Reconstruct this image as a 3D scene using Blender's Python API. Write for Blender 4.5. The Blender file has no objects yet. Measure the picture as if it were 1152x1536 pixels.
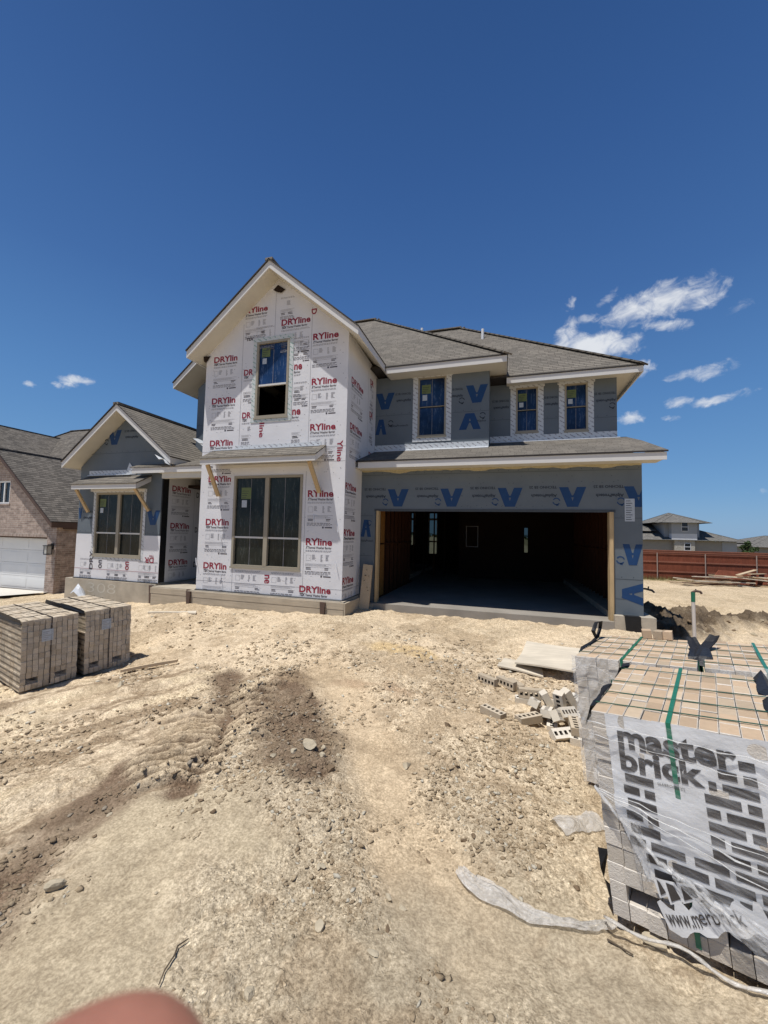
import bpy, math, random
import numpy as np
from mathutils import Vector, Matrix, Euler
from mathutils.geometry import tessellate_polygon

random.seed(7)
SC = bpy.context.scene
COL = SC.collection

# ------------------------------------------------------------------ camera
YAW, PITCH, ROLL = 0.2987, 0.0547, 0.0228
CAM = Vector((0.0, -8.5367, 1.5845))
FPX = 580.156
fwd = Vector((-math.sin(YAW) * math.cos(PITCH), math.cos(YAW) * math.cos(PITCH), math.sin(PITCH)))
r0 = Vector((math.cos(YAW), math.sin(YAW), 0.0))
u0 = r0.cross(fwd)
right = r0 * math.cos(ROLL) + u0 * math.sin(ROLL)
up = -r0 * math.sin(ROLL) + u0 * math.cos(ROLL)
cam_data = bpy.data.cameras.new('camera')
cam = bpy.data.objects.new('camera', cam_data)
COL.objects.link(cam)
cam.matrix_world = Matrix(((right.x, up.x, -fwd.x, CAM.x), (right.y, up.y, -fwd.y, CAM.y),
                           (right.z, up.z, -fwd.z, CAM.z), (0, 0, 0, 1)))
cam_data.sensor_fit = 'VERTICAL'
cam_data.sensor_height = 36.0
cam_data.lens = FPX * 36.0 / 1536.0
cam_data.clip_start = 0.005
cam_data.clip_end = 3000.0
cam_data.dof.use_dof = True
cam_data.dof.focus_distance = 7.0
cam_data.dof.aperture_fstop = 12.0
SC.camera = cam

# ------------------------------------------------------------------ light, sky, exposure
SUN_DIR = Vector((0.33, 0.42, -1.54)).normalized()      # the way the light travels
SUN_EL = math.asin(-SUN_DIR.z)
SUN_AZ = math.atan2(-SUN_DIR.x, -SUN_DIR.y)
sd = bpy.data.lights.new('sun', 'SUN')
sd.energy = 4.8
sd.angle = math.radians(0.53)
sd.color = (1.0, 0.97, 0.925)
so = bpy.data.objects.new('sun', sd)
COL.objects.link(so)
so.rotation_euler = SUN_DIR.to_track_quat('-Z', 'Y').to_euler()

world = bpy.data.worlds.new('World')
SC.world = world
world.use_nodes = True
wt = world.node_tree
wt.nodes.clear()
W_OUT = wt.nodes.new('ShaderNodeOutputWorld')
W_BG = wt.nodes.new('ShaderNodeBackground')
W_BG.inputs[1].default_value = 0.08
W_SKY = wt.nodes.new('ShaderNodeTexSky')
W_SKY.sky_type = 'NISHITA'
W_SKY.sun_disc = False
W_SKY.sun_elevation = SUN_EL
W_SKY.sun_rotation = SUN_AZ
W_SKY.altitude = 200.0
W_SKY.air_density = 1.0
W_SKY.dust_density = 0.55
W_SKY.ozone_density = 2.2
CLOUDS = [(0.282, 0.844, 0.456, 10.378, -2.34, -2.085, 5.972, 13.208, -28.17, 1.1), (0.2, 0.851, 0.485, 36.277, -12.832, 7.55, 34.75, 26.964, -61.651, 0.7), (0.345, 0.829, 0.44, 25.812, -4.554, -11.674, 2.303, 27.724, -54.001, 0.8), (0.302, 0.858, 0.416, 21.868, -1.538, -12.724, -12.711, 38.594, -70.309, 0.8), (0.166, 0.875, 0.456, 22.605, -1.265, -5.784, 1.137, 45.424, -87.565, 0.42), (0.185, 0.894, 0.408, 11.538, -0.721, -3.664, -1.944, 14.779, -31.482, 1.4), (0.129, 0.89, 0.437, 29.666, -11.581, 14.804, 26.284, 13.704, -35.704, 0.8), (0.27, 0.896, 0.351, 40.949, -17.622, 13.46, 21.979, 11.341, -45.886, 0.8), (0.362, 0.874, 0.324, 17.965, -5.572, -5.019, 5.472, 21.374, -63.764, 0.8), (0.338, 0.9, 0.275, 28.44, -9.813, -2.822, 11.332, 20.46, -81.049, 0.85), (0.399, 0.876, 0.271, 18.451, -8.093, -0.97, 17.742, 21.477, -95.636, 0.75), (0.259, 0.931, 0.256, 36.753, -8.821, -5.023, 3.795, 16.212, -62.729, 0.85), (-0.797, 0.533, 0.285, 17.357, 21.626, 8.061, -15.088, 17.97, -75.809, 0.95), (-0.839, 0.478, 0.26, 47.533, 71.135, 22.662, -27.425, 24.489, -133.604, 0.55), (-0.818, 0.508, 0.271, 40.437, 55.708, 17.524, -32.396, 30.548, -155.198, 0.45), (0.373, 0.807, 0.457, 81.674, -21.672, -28.271, 26.484, 65.245, -136.77, 0.4), (0.128, 0.863, 0.488, 77.903, 13.506, -44.353, -28.01, 35.235, -54.947, 0.5), (0.397, 0.817, 0.419, 49.087, -20.494, -6.608, 27.252, 31.592, -87.501, 0.35), (0.333, 0.91, 0.247, 48.618, -15.661, -7.868, 10.609, 35.638, -145.885, 0.4), (0.455, 0.886, 0.092, 34.188, -17.82, 2.453, 15.832, 12.798, -201.477, 0.25)]


def build_clouds():
    N, L = wt.nodes, wt.links
    tc = N.new('ShaderNodeTexCoord')
    d = tc.outputs['Generated']

    def m(op, a, b=None, c=None, clamp=False):
        n = N.new('ShaderNodeMath')
        n.operation = op
        n.use_clamp = clamp
        for i, x in enumerate((a, b, c)):
            if x is None:
                continue
            if isinstance(x, (int, float)):
                n.inputs[i].default_value = x
            else:
                L.new(x, n.inputs[i])
        return n.outputs[0]

    def dot(v, e):
        n = N.new('ShaderNodeVectorMath')
        n.operation = 'DOT_PRODUCT'
        L.new(v, n.inputs[0])
        n.inputs[1].default_value = e
        return n.outputs['Value']
    # wisps: the direction is disturbed before the cloud shapes are read
    nz = N.new('ShaderNodeTexNoise')
    nz.inputs['Scale'].default_value = 32.0
    nz.inputs['Detail'].default_value = 6.0
    nz.inputs['Roughness'].default_value = 0.62
    L.new(d, nz.inputs['Vector'])
    sub = N.new('ShaderNodeVectorMath')
    sub.operation = 'SUBTRACT'
    L.new(nz.outputs['Color'], sub.inputs[0])
    sub.inputs[1].default_value = (0.5, 0.5, 0.5)
    scl = N.new('ShaderNodeVectorMath')
    scl.operation = 'MULTIPLY'
    L.new(sub.outputs[0], scl.inputs[0])
    scl.inputs[1].default_value = (0.040, 0.040, 0.022)
    addv = N.new('ShaderNodeVectorMath')
    addv.operation = 'ADD'
    L.new(d, addv.inputs[0])
    L.new(scl.outputs[0], addv.inputs[1])
    v = addv.outputs[0]
    dens = None
    for c in CLOUDS:
        p = dot(v, c[3:6])
        q = dot(v, c[6:9])
        r2 = m('MULTIPLY_ADD', p, p, m('MULTIPLY', q, q))
        k = m('MULTIPLY', m('SUBTRACT', 1.25, r2), c[9])
        dens = k if dens is None else m('MAXIMUM', dens, k)
    dens = m('MAXIMUM', dens, -1.0)
    n2 = N.new('ShaderNodeTexNoise')
    n2.inputs['Scale'].default_value = 30.0
    n2.inputs['Detail'].default_value = 9.0
    n2.inputs['Roughness'].default_value = 0.6
    n2.inputs['Distortion'].default_value = 0.6
    mp = N.new('ShaderNodeMapping')
    mp.inputs['Scale'].default_value = (1.0, 1.0, 1.5)
    L.new(d, mp.inputs['Vector'])
    L.new(mp.outputs[0], n2.inputs['Vector'])
    nn = m('MULTIPLY', m('SUBTRACT', n2.outputs['Fac'], 0.52), 2.6)
    tot = m('ADD', m('MULTIPLY', dens, 0.9), nn)
    mr = N.new('ShaderNodeMapRange')
    mr.interpolation_type = 'SMOOTHSTEP'
    mr.inputs['From Min'].default_value = 0.05
    mr.inputs['From Max'].default_value = 1.5
    mr.inputs['To Max'].default_value = 0.93
    L.new(tot, mr.inputs['Value'])
    hs = N.new('ShaderNodeHueSaturation')
    hs.inputs['Saturation'].default_value = 1.2
    hs.inputs['Value'].default_value = 1.0
    L.new(W_SKY.outputs[0], hs.inputs['Color'])
    mix = N.new('ShaderNodeMix')
    mix.data_type = 'RGBA'
    L.new(mr.outputs[0], mix.inputs['Factor'])
    sxyz = N.new('ShaderNodeSeparateXYZ')
    L.new(d, sxyz.inputs[0])
    gr = N.new('ShaderNodeValToRGB')
    el = gr.color_ramp.elements
    stops = [(0.0, (.20, .40, .68)), (.1, (.15, .345, .65)), (.3, (.098, .25, .55)), (.5, (.056, .155, .41)), (.7, (.034, .105, .315)), (.85, (.021, .073, .235)), (1.0, (.018, .06, .20))]
    while len(el) < len(stops):
        el.new(.5)
    for i, (p_, c_) in enumerate(stops):
        el[i].position = p_
        el[i].color = (*c_, 1)
    L.new(sxyz.outputs['Z'], gr.inputs[0])
    gs = N.new('ShaderNodeVectorMath')
    gs.operation = 'SCALE'
    gs.inputs['Scale'].default_value = 1 / 0.08
    L.new(gr.outputs[0], gs.inputs[0])
    mg = N.new('ShaderNodeMix')
    mg.data_type = 'RGBA'
    mg.inputs['Factor'].default_value = 0.75
    L.new(hs.outputs[0], mg.inputs['A'])
    L.new(gs.outputs[0], mg.inputs['B'])
    L.new(mg.outputs['Result'], mix.inputs['A'])
    mix.inputs['B'].default_value = (9.8, 10.1, 10.6, 1.0)
    L.new(mix.outputs['Result'], W_BG.inputs[0])
    L.new(W_BG.outputs[0], W_OUT.inputs[0])


build_clouds()
SC.view_settings.view_transform = 'Standard'
SC.view_settings.look = 'None'
SC.view_settings.exposure = 0.0
SC.view_settings.gamma = 1.0
SC.view_settings.use_curve_mapping = False
SC.cycles.max_bounces = 8
SC.cycles.transparent_max_bounces = 24
SC.cycles.caustics_reflective = False
SC.cycles.caustics_refractive = False

# ------------------------------------------------------------------ materials


def new_mat(name):
    mt = bpy.data.materials.new(name)
    mt.use_nodes = True
    t = mt.node_tree
    t.nodes.clear()
    out = t.nodes.new('ShaderNodeOutputMaterial')
    b = t.nodes.new('ShaderNodeBsdfPrincipled')
    t.links.new(b.outputs[0], out.inputs[0])
    return mt, t, b, out


def noise(t, vec, scale, detail=4.0, rough=0.55, dist=0.0):
    n = t.nodes.new('ShaderNodeTexNoise')
    n.inputs['Scale'].default_value = scale
    n.inputs['Detail'].default_value = detail
    n.inputs['Roughness'].default_value = rough
    n.inputs['Distortion'].default_value = dist
    if vec is not None:
        t.links.new(vec, n.inputs['Vector'])
    return n


def mapping(t, vec, scale, rot=(0, 0, 0)):
    n = t.nodes.new('ShaderNodeMapping')
    n.inputs['Scale'].default_value = scale
    n.inputs['Rotation'].default_value = rot
    t.links.new(vec, n.inputs['Vector'])
    return n.outputs[0]


def ramp(t, fac, stops):
    n = t.nodes.new('ShaderNodeValToRGB')
    e = n.color_ramp.elements
    while len(e) < len(stops):
        e.new(0.5)
    for i, (p, c) in enumerate(stops):
        e[i].position = p
        e[i].color = (*c, 1.0) if len(c) == 3 else c
    t.links.new(fac, n.inputs[0])
    return n.outputs[0]


def mixc(t, fac, a, b, mode='MIX'):
    n = t.nodes.new('ShaderNodeMix')
    n.data_type = 'RGBA'
    n.blend_type = mode
    for key, x in (('Factor', fac), ('A', a), ('B', b)):
        if isinstance(x, (int, float)):
            n.inputs[key].default_value = x
        elif isinstance(x, tuple):
            n.inputs[key].default_value = (*x, 1.0)
        else:
            t.links.new(x, n.inputs[key])
    return n.outputs['Result']


def bump(t, b, height, strength, dist=0.01):
    n = t.nodes.new('ShaderNodeBump')
    n.inputs['Strength'].default_value = strength
    n.inputs['Distance'].default_value = dist
    t.links.new(height, n.inputs['Height'])
    t.links.new(n.outputs[0], b.inputs['Normal'])


def sca(c, k):
    return tuple(min(1.0, x * k) for x in c)


def mat_plain(name, col, rough=0.7, var=0.2, vs=6.0, bs=0.0, bscale=60.0, spec=0.3, metal=0.0, stretch=(1, 1, 1), attr=None):
    mt, t, b, o = new_mat(name)
    tc = t.nodes.new('ShaderNodeTexCoord')
    v = mapping(t, tc.outputs['Object'], stretch)
    n = noise(t, v, vs, 6.0, 0.6)
    c = ramp(t, n.outputs['Fac'], [(0.25, sca(col, 1 - var)), (0.75, sca(col, 1 + var))])
    if attr:
        a = t.nodes.new('ShaderNodeAttribute')
        a.attribute_name = attr
        c = mixc(t, 1.0, c, a.outputs['Color'], 'MULTIPLY')
    t.links.new(c, b.inputs['Base Color'])
    b.inputs['Roughness'].default_value = rough
    b.inputs['Specular IOR Level'].default_value = spec
    b.inputs['Metallic'].default_value = metal
    if bs:
        n2 = noise(t, v, bscale, 5.0, 0.6)
        bump(t, b, n2.outputs['Fac'], bs, 0.01)
    return mt


def mat_wood(name, col, grain=(60, 60, 3), var=0.3, rough=0.75):
    mt, t, b, o = new_mat(name)
    tc = t.nodes.new('ShaderNodeTexCoord')
    v = mapping(t, tc.outputs['Object'], grain)
    n = noise(t, v, 1.0, 5.0, 0.65, 0.4)
    c = ramp(t, n.outputs['Fac'], [(0.25, sca(col, 1 - var)), (0.7, sca(col, 1 + var))])
    n3 = noise(t, tc.outputs['Object'], 2.3, 3.0)
    c = mixc(t, 0.35, c, ramp(t, n3.outputs['Fac'], [(0.3, sca(col, 0.7)), (0.7, sca(col, 1.25))]), 'MIX')
    t.links.new(c, b.inputs['Base Color'])
    b.inputs['Roughness'].default_value = rough
    b.inputs['Specular IOR Level'].default_value = 0.2
    bump(t, b, n.outputs['Fac'], 0.3, 0.004)
    return mt


def mat_shingle(name, c1, c2):
    mt, t, b, o = new_mat(name)
    uv = t.nodes.new('ShaderNodeUVMap')
    uv.uv_map = 'UVMap'
    wob = noise(t, uv.outputs[0], 1.7, 2.0)
    sub = t.nodes.new('ShaderNodeVectorMath')
    sub.operation = 'MULTIPLY_ADD'
    t.links.new(wob.outputs['Color'], sub.inputs[0])
    sub.inputs[1].default_value = (0.02, 0.02, 0)
    t.links.new(uv.outputs[0], sub.inputs[2])
    br = t.nodes.new('ShaderNodeTexBrick')
    br.inputs['Scale'].default_value = 1.0
    br.inputs['Brick Width'].default_value = 0.23
    br.inputs['Row Height'].default_value = 0.128
    br.inputs['Mortar Size'].default_value = 0.004
    br.inputs['Mortar Smooth'].default_value = 0.2
    br.inputs['Bias'].default_value = -0.1
    br.offset = 0.37
    br.offset_frequency = 2
    br.squash = 0.7
    br.squash_frequency = 3
    br.inputs['Color1'].default_value = (*c1, 1)
    br.inputs['Color2'].default_value = (*c2, 1)
    br.inputs['Mortar'].default_value = (*sca(c1, 0.25), 1)
    t.links.new(sub.outputs[0], br.inputs['Vector'])
    n = noise(t, uv.outputs[0], 90.0, 4.0, 0.7)
    c = mixc(t, 1.0, br.outputs['Color'], ramp(t, n.outputs['Fac'], [(0.3, (0.62, 0.62, 0.62)), (0.7, (1.3, 1.3, 1.3))]), 'MULTIPLY')
    n2 = noise(t, uv.outputs[0], 0.9, 4.0, 0.6)
    c = mixc(t, 1.0, c, ramp(t, n2.outputs['Fac'], [(0.3, (0.86, 0.86, 0.86)), (0.7, (1.12, 1.1, 1.08))]), 'MULTIPLY')
    t.links.new(c, b.inputs['Base Color'])
    b.inputs['Roughness'].default_value = 0.95
    b.inputs['Specular IOR Level'].default_value = 0.15
    # every course is a wedge, thick at its lower edge, with a dark line at every course joint
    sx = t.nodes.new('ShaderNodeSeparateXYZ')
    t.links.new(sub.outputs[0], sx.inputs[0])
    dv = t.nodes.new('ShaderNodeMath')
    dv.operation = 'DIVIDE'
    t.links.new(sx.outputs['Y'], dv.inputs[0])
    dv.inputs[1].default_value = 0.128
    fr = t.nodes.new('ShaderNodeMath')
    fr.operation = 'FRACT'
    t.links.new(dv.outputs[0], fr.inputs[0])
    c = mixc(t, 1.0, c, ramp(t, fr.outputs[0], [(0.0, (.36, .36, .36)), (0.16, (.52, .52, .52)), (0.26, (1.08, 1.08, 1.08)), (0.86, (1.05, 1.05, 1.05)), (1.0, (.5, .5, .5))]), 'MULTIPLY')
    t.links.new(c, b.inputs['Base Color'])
    ad = t.nodes.new('ShaderNodeMath')
    ad.operation = 'MULTIPLY_ADD'
    t.links.new(fr.outputs[0], ad.inputs[0])
    ad.inputs[1].default_value = -1.0
    t.links.new(br.outputs['Color'], ad.inputs[2])
    bump(t, b, ad.outputs[0], 0.6, 0.012)
    return mt


def mat_brickwall(name, c1, c2, mortar, bw=0.25, rh=0.08):
    mt, t, b, o = new_mat(name)
    uv = t.nodes.new('ShaderNodeUVMap')
    uv.uv_map = 'UVMap'
    br = t.nodes.new('ShaderNodeTexBrick')
    br.inputs['Scale'].default_value = 1.0
    br.inputs['Brick Width'].default_value = bw
    br.inputs['Row Height'].default_value = rh
    br.inputs['Mortar Size'].default_value = 0.007
    br.inputs['Color1'].default_value = (*c1, 1)
    br.inputs['Color2'].default_value = (*c2, 1)
    br.inputs['Mortar'].default_value = (*mortar, 1)
    t.links.new(uv.outputs[0], br.inputs['Vector'])
    n = noise(t, uv.outputs[0], 5.0, 6.0, 0.75)
    c = mixc(t, 1.0, br.outputs['Color'], ramp(t, n.outputs['Fac'], [(0.3, (0.6, 0.6, 0.6)), (0.7, (1.35, 1.35, 1.35))]), 'MULTIPLY')
    t.links.new(c, b.inputs['Base Color'])
    b.inputs['Roughness'].default_value = 0.9
    b.inputs['Specular IOR Level'].default_value = 0.15
    bump(t, b, br.outputs['Color'], 0.6, 0.008)
    return mt


def mat_film(name, opac_lo, opac_hi, scale, streak=(1, 1, 1), col=(0.8, 0.8, 0.8), rough=0.25, bs=0.6, rot=(0, 0, 0)):
    """thin clear plastic: see-through, with creases that catch the light"""
    mt, t, b, o = new_mat(name)
    tc = t.nodes.new('ShaderNodeTexCoord')
    v = mapping(t, mapping(t, tc.outputs['Object'], (1, 1, 1), rot), streak)
    n = noise(t, v, scale, 6.0, 0.65, 0.8)
    n2 = noise(t, v, scale * 0.5, 5.0, 0.6, 1.2)
    b.inputs['Base Color'].default_value = (*col, 1)
    b.inputs['Roughness'].default_value = rough
    b.inputs['Specular IOR Level'].default_value = 0.6
    bump(t, b, n2.outputs['Fac'], bs, 0.03)
    tr = t.nodes.new('ShaderNodeBsdfTransparent')
    mx = t.nodes.new('ShaderNodeMixShader')
    a = ramp(t, n.outputs['Fac'], [(0.44, (opac_lo,) * 3), (0.80, (opac_hi,) * 3)])
    t.links.new(a, mx.inputs[0])
    t.links.new(tr.outputs[0], mx.inputs[1])
    t.links.new(b.outputs[0], mx.inputs[2])
    t.links.new(mx.outputs[0], o.inputs[0])
    return mt


def mat_pane(name, base, streak_col, amt, rough=0.12):
    """window glass under a creased protective film"""
    mt, t, b, o = new_mat(name)
    tc = t.nodes.new('ShaderNodeTexCoord')
    v = mapping(t, tc.outputs['Object'], (9.0, 9.0, 2.2))
    n = noise(t, v, 1.0, 6.0, 0.6, 1.6)
    v2 = mapping(t, tc.outputs['Object'], (16.0, 16.0, 2.4))
    n2 = noise(t, v2, 1.4, 4.0, 0.7, 0.7)
    f = ramp(t, n2.outputs['Fac'], [(0.56, (0, 0, 0)), (0.60, (amt,) * 3), (0.64, (0, 0, 0))])
    c = mixc(t, f, base, streak_col)
    n3 = noise(t, tc.outputs['Object'], 1.3, 3.0)
    c = mixc(t, 1.0, c, ramp(t, n3.outputs['Fac'], [(0.35, (0.5, 0.5, 0.5)), (0.65, (1.5, 1.5, 1.5))]), 'MULTIPLY')
    t.links.new(c, b.inputs['Base Color'])
    b.inputs['Roughness'].default_value = rough
    b.inputs['Specular IOR Level'].default_value = 0.22
    bump(t, b, n.outputs['Fac'], 0.3, 0.02)
    return mt


def mat_tape(name, c0, c1, size=(0.08, 0.03)):
    """printed flashing tape: slanted dashes of the maker's print"""
    mt, t, b, o = new_mat(name)
    uv = t.nodes.new('ShaderNodeUVMap')
    uv.uv_map = 'UVMap'
    v = mapping(t, uv.outputs[0], (1, 1, 1), (0, 0, 0.6))
    br = t.nodes.new('ShaderNodeTexBrick')
    br.inputs['Scale'].default_value = 1.0
    br.inputs['Brick Width'].default_value = size[0] * 2.4
    br.inputs['Row Height'].default_value = size[1] * 2.8
    br.inputs['Mortar Size'].default_value = size[1]
    br.inputs['Color1'].default_value = (*c1, 1)
    br.inputs['Color2'].default_value = (*c1, 1)
    br.inputs['Mortar'].default_value = (*c0, 1)
    t.links.new(v, br.inputs['Vector'])
    n = noise(t, v, 45.0, 3.0)
    f = ramp(t, n.outputs['Fac'], [(0.45, (0, 0, 0)), (0.52, (0.85, 0.85, 0.85))])
    t.links.new(mixc(t, f, br.outputs['Color'], c0), b.inputs['Base Color'])
    b.inputs['Roughness'].default_value = 0.35
    n2 = noise(t, uv.outputs[0], 14.0, 4.0)
    bump(t, b, n2.outputs['Fac'], 0.5, 0.01)
    return mt


M = {}
M['wrap'] = mat_plain('white_wrap', (0.67, 0.665, 0.675), 0.5, 0.07, 1.2, 0.7, 4.0, 0.35)
M['red'] = mat_plain('red_ink', (0.27, 0.022, 0.042), 0.55, 0.12, 8)
M['ink'] = mat_plain('dark_ink', (0.085, 0.075, 0.085), 0.6, 0.1, 8)
M['grey_ink'] = mat_plain('grey_ink', (0.24, 0.235, 0.25), 0.6, 0.1, 30)
M['panel'] = mat_plain('grey_panel', (0.125, 0.148, 0.168), 0.55, 0.10, 1.6, 0.12, 4.0, 0.3)
M['blue'] = mat_plain('blue_ink', (0.010, 0.046, 0.135), 0.55, 0.1, 8)
M['panel_ink'] = mat_plain('panel_ink', (0.022, 0.030, 0.045), 0.6, 0.1, 8)
M['seam'] = mat_plain('panel_seam', (0.06, 0.07, 0.08), 0.7, 0.15, 8)
M['trim'] = mat_plain('primed_trim', (0.62, 0.605, 0.575), 0.5, 0.05, 2.0, 0.05, 20)
M['soffit'] = mat_plain('soffit_board', (0.60, 0.57, 0.49), 0.65, 0.06, 2.0)
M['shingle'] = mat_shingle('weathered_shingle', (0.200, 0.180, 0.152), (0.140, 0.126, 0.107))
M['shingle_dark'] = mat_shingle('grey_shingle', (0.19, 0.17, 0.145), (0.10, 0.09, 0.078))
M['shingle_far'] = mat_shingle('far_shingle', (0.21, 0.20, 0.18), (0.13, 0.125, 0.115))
M['drip'] = mat_plain('dark_drip_edge', (0.035, 0.03, 0.028), 0.7, 0.2, 5)
M['frame'] = mat_plain('tan_window_frame', (0.31, 0.275, 0.21), 0.45, 0.05, 3)
M['pane'] = mat_pane('filmed_glass', (0.017, 0.021, 0.018), (0.20, 0.21, 0.19), 0.20)
M['pane_blue'] = mat_pane('blue_filmed_glass', (0.012, 0.034, 0.095), (0.20, 0.26, 0.36), 0.35, 0.2)
M['sticker'] = mat_plain('green_sticker', (0.13, 0.165, 0.06), 0.5, 0.15, 25)
M['sticker_w'] = mat_plain('white_sticker', (0.42, 0.46, 0.50), 0.5, 0.15, 40)
M['tape'] = mat_tape('flashing_tape', (0.56, 0.58, 0.59), (0.16, 0.14, 0.15))
M['tape_green'] = mat_tape('green_flashing_tape', (0.55, 0.58, 0.56), (0.12, 0.26, 0.20))
M['silver'] = mat_plain('silver_flashing', (0.62, 0.64, 0.66), 0.3, 0.1, 6, 0.5, 12, 0.6)
M['lumber'] = mat_wood('yellow_lumber', (0.46, 0.335, 0.185))
M['lumber_pale'] = mat_wood('pale_lumber', (0.52, 0.40, 0.26), (50, 3, 50))
M['lumber_grey'] = mat_wood('weathered_lumber', (0.58, 0.51, 0.40), (2.0, 26, 26), 0.22)
M['osb'] = mat_plain('osb_sheet', (0.27, 0.125, 0.030), 0.8, 0.4, 22, 0.3, 40)
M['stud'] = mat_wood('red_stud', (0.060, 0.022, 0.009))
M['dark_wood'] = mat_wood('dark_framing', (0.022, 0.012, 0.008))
M['concrete'] = mat_plain('concrete', (0.40, 0.35, 0.275), 0.9, 0.22, 3.0, 0.5, 30, 0.2)
M['slab'] = mat_plain('slab_concrete', (0.27, 0.245, 0.21), 0.85, 0.2, 1.5, 0.3, 30, 0.2)
M['form'] = mat_wood('form_boards', (0.42, 0.355, 0.265), (2, 40, 34), 0.25)
M['black'] = mat_plain('black_membrane', (0.012, 0.012, 0.013), 0.5, 0.3, 8, 0.6, 10)
M['black_plastic'] = mat_plain('black_plastic', (0.016, 0.016, 0.018), 0.5, 0.3, 14, 0.6, 22, 0.3)
M['strap'] = mat_plain('green_strap', (0.012, 0.15, 0.085), 0.35, 0.15, 30, 0.1, 60, 0.5)
M['strap_thin'] = mat_plain('dark_green_strap', (0.03, 0.10, 0.065), 0.4, 0.2, 30)
M['brick'] = mat_plain('brick_clay', (1.0, 1.0, 1.0), 0.9, 0.14, 30, 0.5, 130, 0.15, attr='Col')
M['brick_hole'] = mat_plain('brick_hole', (0.03, 0.024, 0.02), 0.95, 0.2, 30)
M['film'] = mat_film('shrink_film', 0.02, 0.34, 5.0, (0.8, 1.0, 6.0), rough=0.16, rot=(0, -.22, 0))
M['film_thick'] = mat_film('crumpled_film', 0.22, 0.78, 11.0, (1, 1, 1), (0.74, 0.73, 0.71), 0.3, 0.9)
M['film_scrap'] = mat_film('dusty_film', 0.55, 0.92, 26.0, (1, 1, 1), (0.62, 0.58, 0.52), 0.28, 0.9)
M['sheet'] = mat_plain('printed_sheet', (0.66, 0.66, 0.66), 0.35, 0.12, 4.0, 0.5, 14, 0.5)
M['sheet_ink'] = mat_plain('sheet_ink', (0.055, 0.050, 0.050), 0.4, 0.25, 6.0, 0.4, 14, 0.5)
M['nbrick'] = mat_brickwall('tan_brick', (0.40, 0.31, 0.255), (0.27, 0.20, 0.165), (0.42, 0.38, 0.33))
M['nsoldier'] = mat_brickwall('soldier_brick', (0.40, 0.31, 0.26), (0.28, 0.21, 0.17), (0.42, 0.38, 0.33), 0.08, 0.25)
M['door'] = mat_plain('garage_door', (0.72, 0.72, 0.70), 0.45, 0.04, 2)
M['brown_trim'] = mat_plain('brown_trim', (0.10, 0.065, 0.05), 0.6, 0.15, 3)
M['iron'] = mat_plain('black_iron', (0.015, 0.015, 0.017), 0.4, 0.2, 9, spec=0.5)
M['lamp_glass'] = mat_plain('lamp_glass', (0.45, 0.45, 0.42), 0.2, 0.05, 4, spec=0.6)
M['drive'] = mat_plain('driveway_concrete', (0.62, 0.58, 0.51), 0.85, 0.08, 2, 0.2, 40)
M['fence'] = mat_wood('red_cedar', (0.20, 0.062, 0.034), (5, 5, 1.2), 0.28)
M['fence_rail'] = mat_wood('red_rail', (0.27, 0.11, 0.07), (2, 30, 30), 0.2)
M['fence_post'] = mat_plain('steel_post', (0.34, 0.27, 0.23), 0.5, 0.1, 6)
M['siding'] = mat_plain('grey_siding', (0.34, 0.35, 0.36), 0.8, 0.05, 2)
M['siding_w'] = mat_plain('pale_siding', (0.62, 0.63, 0.65), 0.8, 0.05, 2)
M['taupe'] = mat_plain('taupe_siding', (0.29, 0.27, 0.24), 0.8, 0.06, 2)
M['stone'] = mat_brickwall('pale_stone', (0.44, 0.41, 0.35), (0.36, 0.33, 0.28), (0.5, 0.47, 0.42), 0.5, 0.22)
M['dark_glass'] = mat_plain('dark_glass', (0.012, 0.013, 0.015), 0.15, 0.2, 3, spec=0.5)
M['pvc'] = mat_plain('white_pvc', (0.62, 0.56, 0.50), 0.45, 0.08, 8)
M['rock'] = mat_plain('limestone', (0.43, 0.365, 0.26), 0.95, 0.25, 14, 0.6, 50, 0.1)
M['rock_dark'] = mat_plain('brown_clod', (0.19, 0.135, 0.085), 0.95, 0.3, 14, 0.6, 40, 0.1)
M['gravel'] = mat_plain('gravel', (1, 1, 1), 0.95, 0.25, 40, 0.4, 120, 0.1, attr='Col')
M['leaf'] = mat_plain('leaf', (0.055, 0.085, 0.028), 0.7, 0.5, 1.5)
M['bark'] = mat_plain('bark', (0.10, 0.075, 0.05), 0.9, 0.3, 6)
M['grass'] = mat_plain('dry_grass', (0.17, 0.16, 0.06), 0.8, 0.4, 3)
_m, _t, _b, _o = new_mat('dim_glass')
_tr = _t.nodes.new('ShaderNodeBsdfTransparent')
_tr.inputs[0].default_value = (.09, .115, .115, 1)
_b.inputs['Base Color'].default_value = (.02, .02, .02, 1)
_mx = _t.nodes.new('ShaderNodeMixShader')
_mx.inputs[0].default_value = .08
_t.links.new(_tr.outputs[0], _mx.inputs[1])
_t.links.new(_b.outputs[0], _mx.inputs[2])
_t.links.new(_mx.outputs[0], _o.inputs[0])
M['dim_glass'] = _m
M['chalk'] = mat_plain('chalk', (0.50, 0.46, 0.38), 0.9, 0.1, 6)
M['foam'] = mat_plain('spray_foam', (0.40, 0.35, 0.22), 0.9, 0.2, 20, 0.6, 30)
M['vent'] = mat_plain('white_vent', (0.7, 0.7, 0.7), 0.5, 0.05, 4)

# ------------------------------------------------------------------ mesh helpers
ORG = {}


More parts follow.
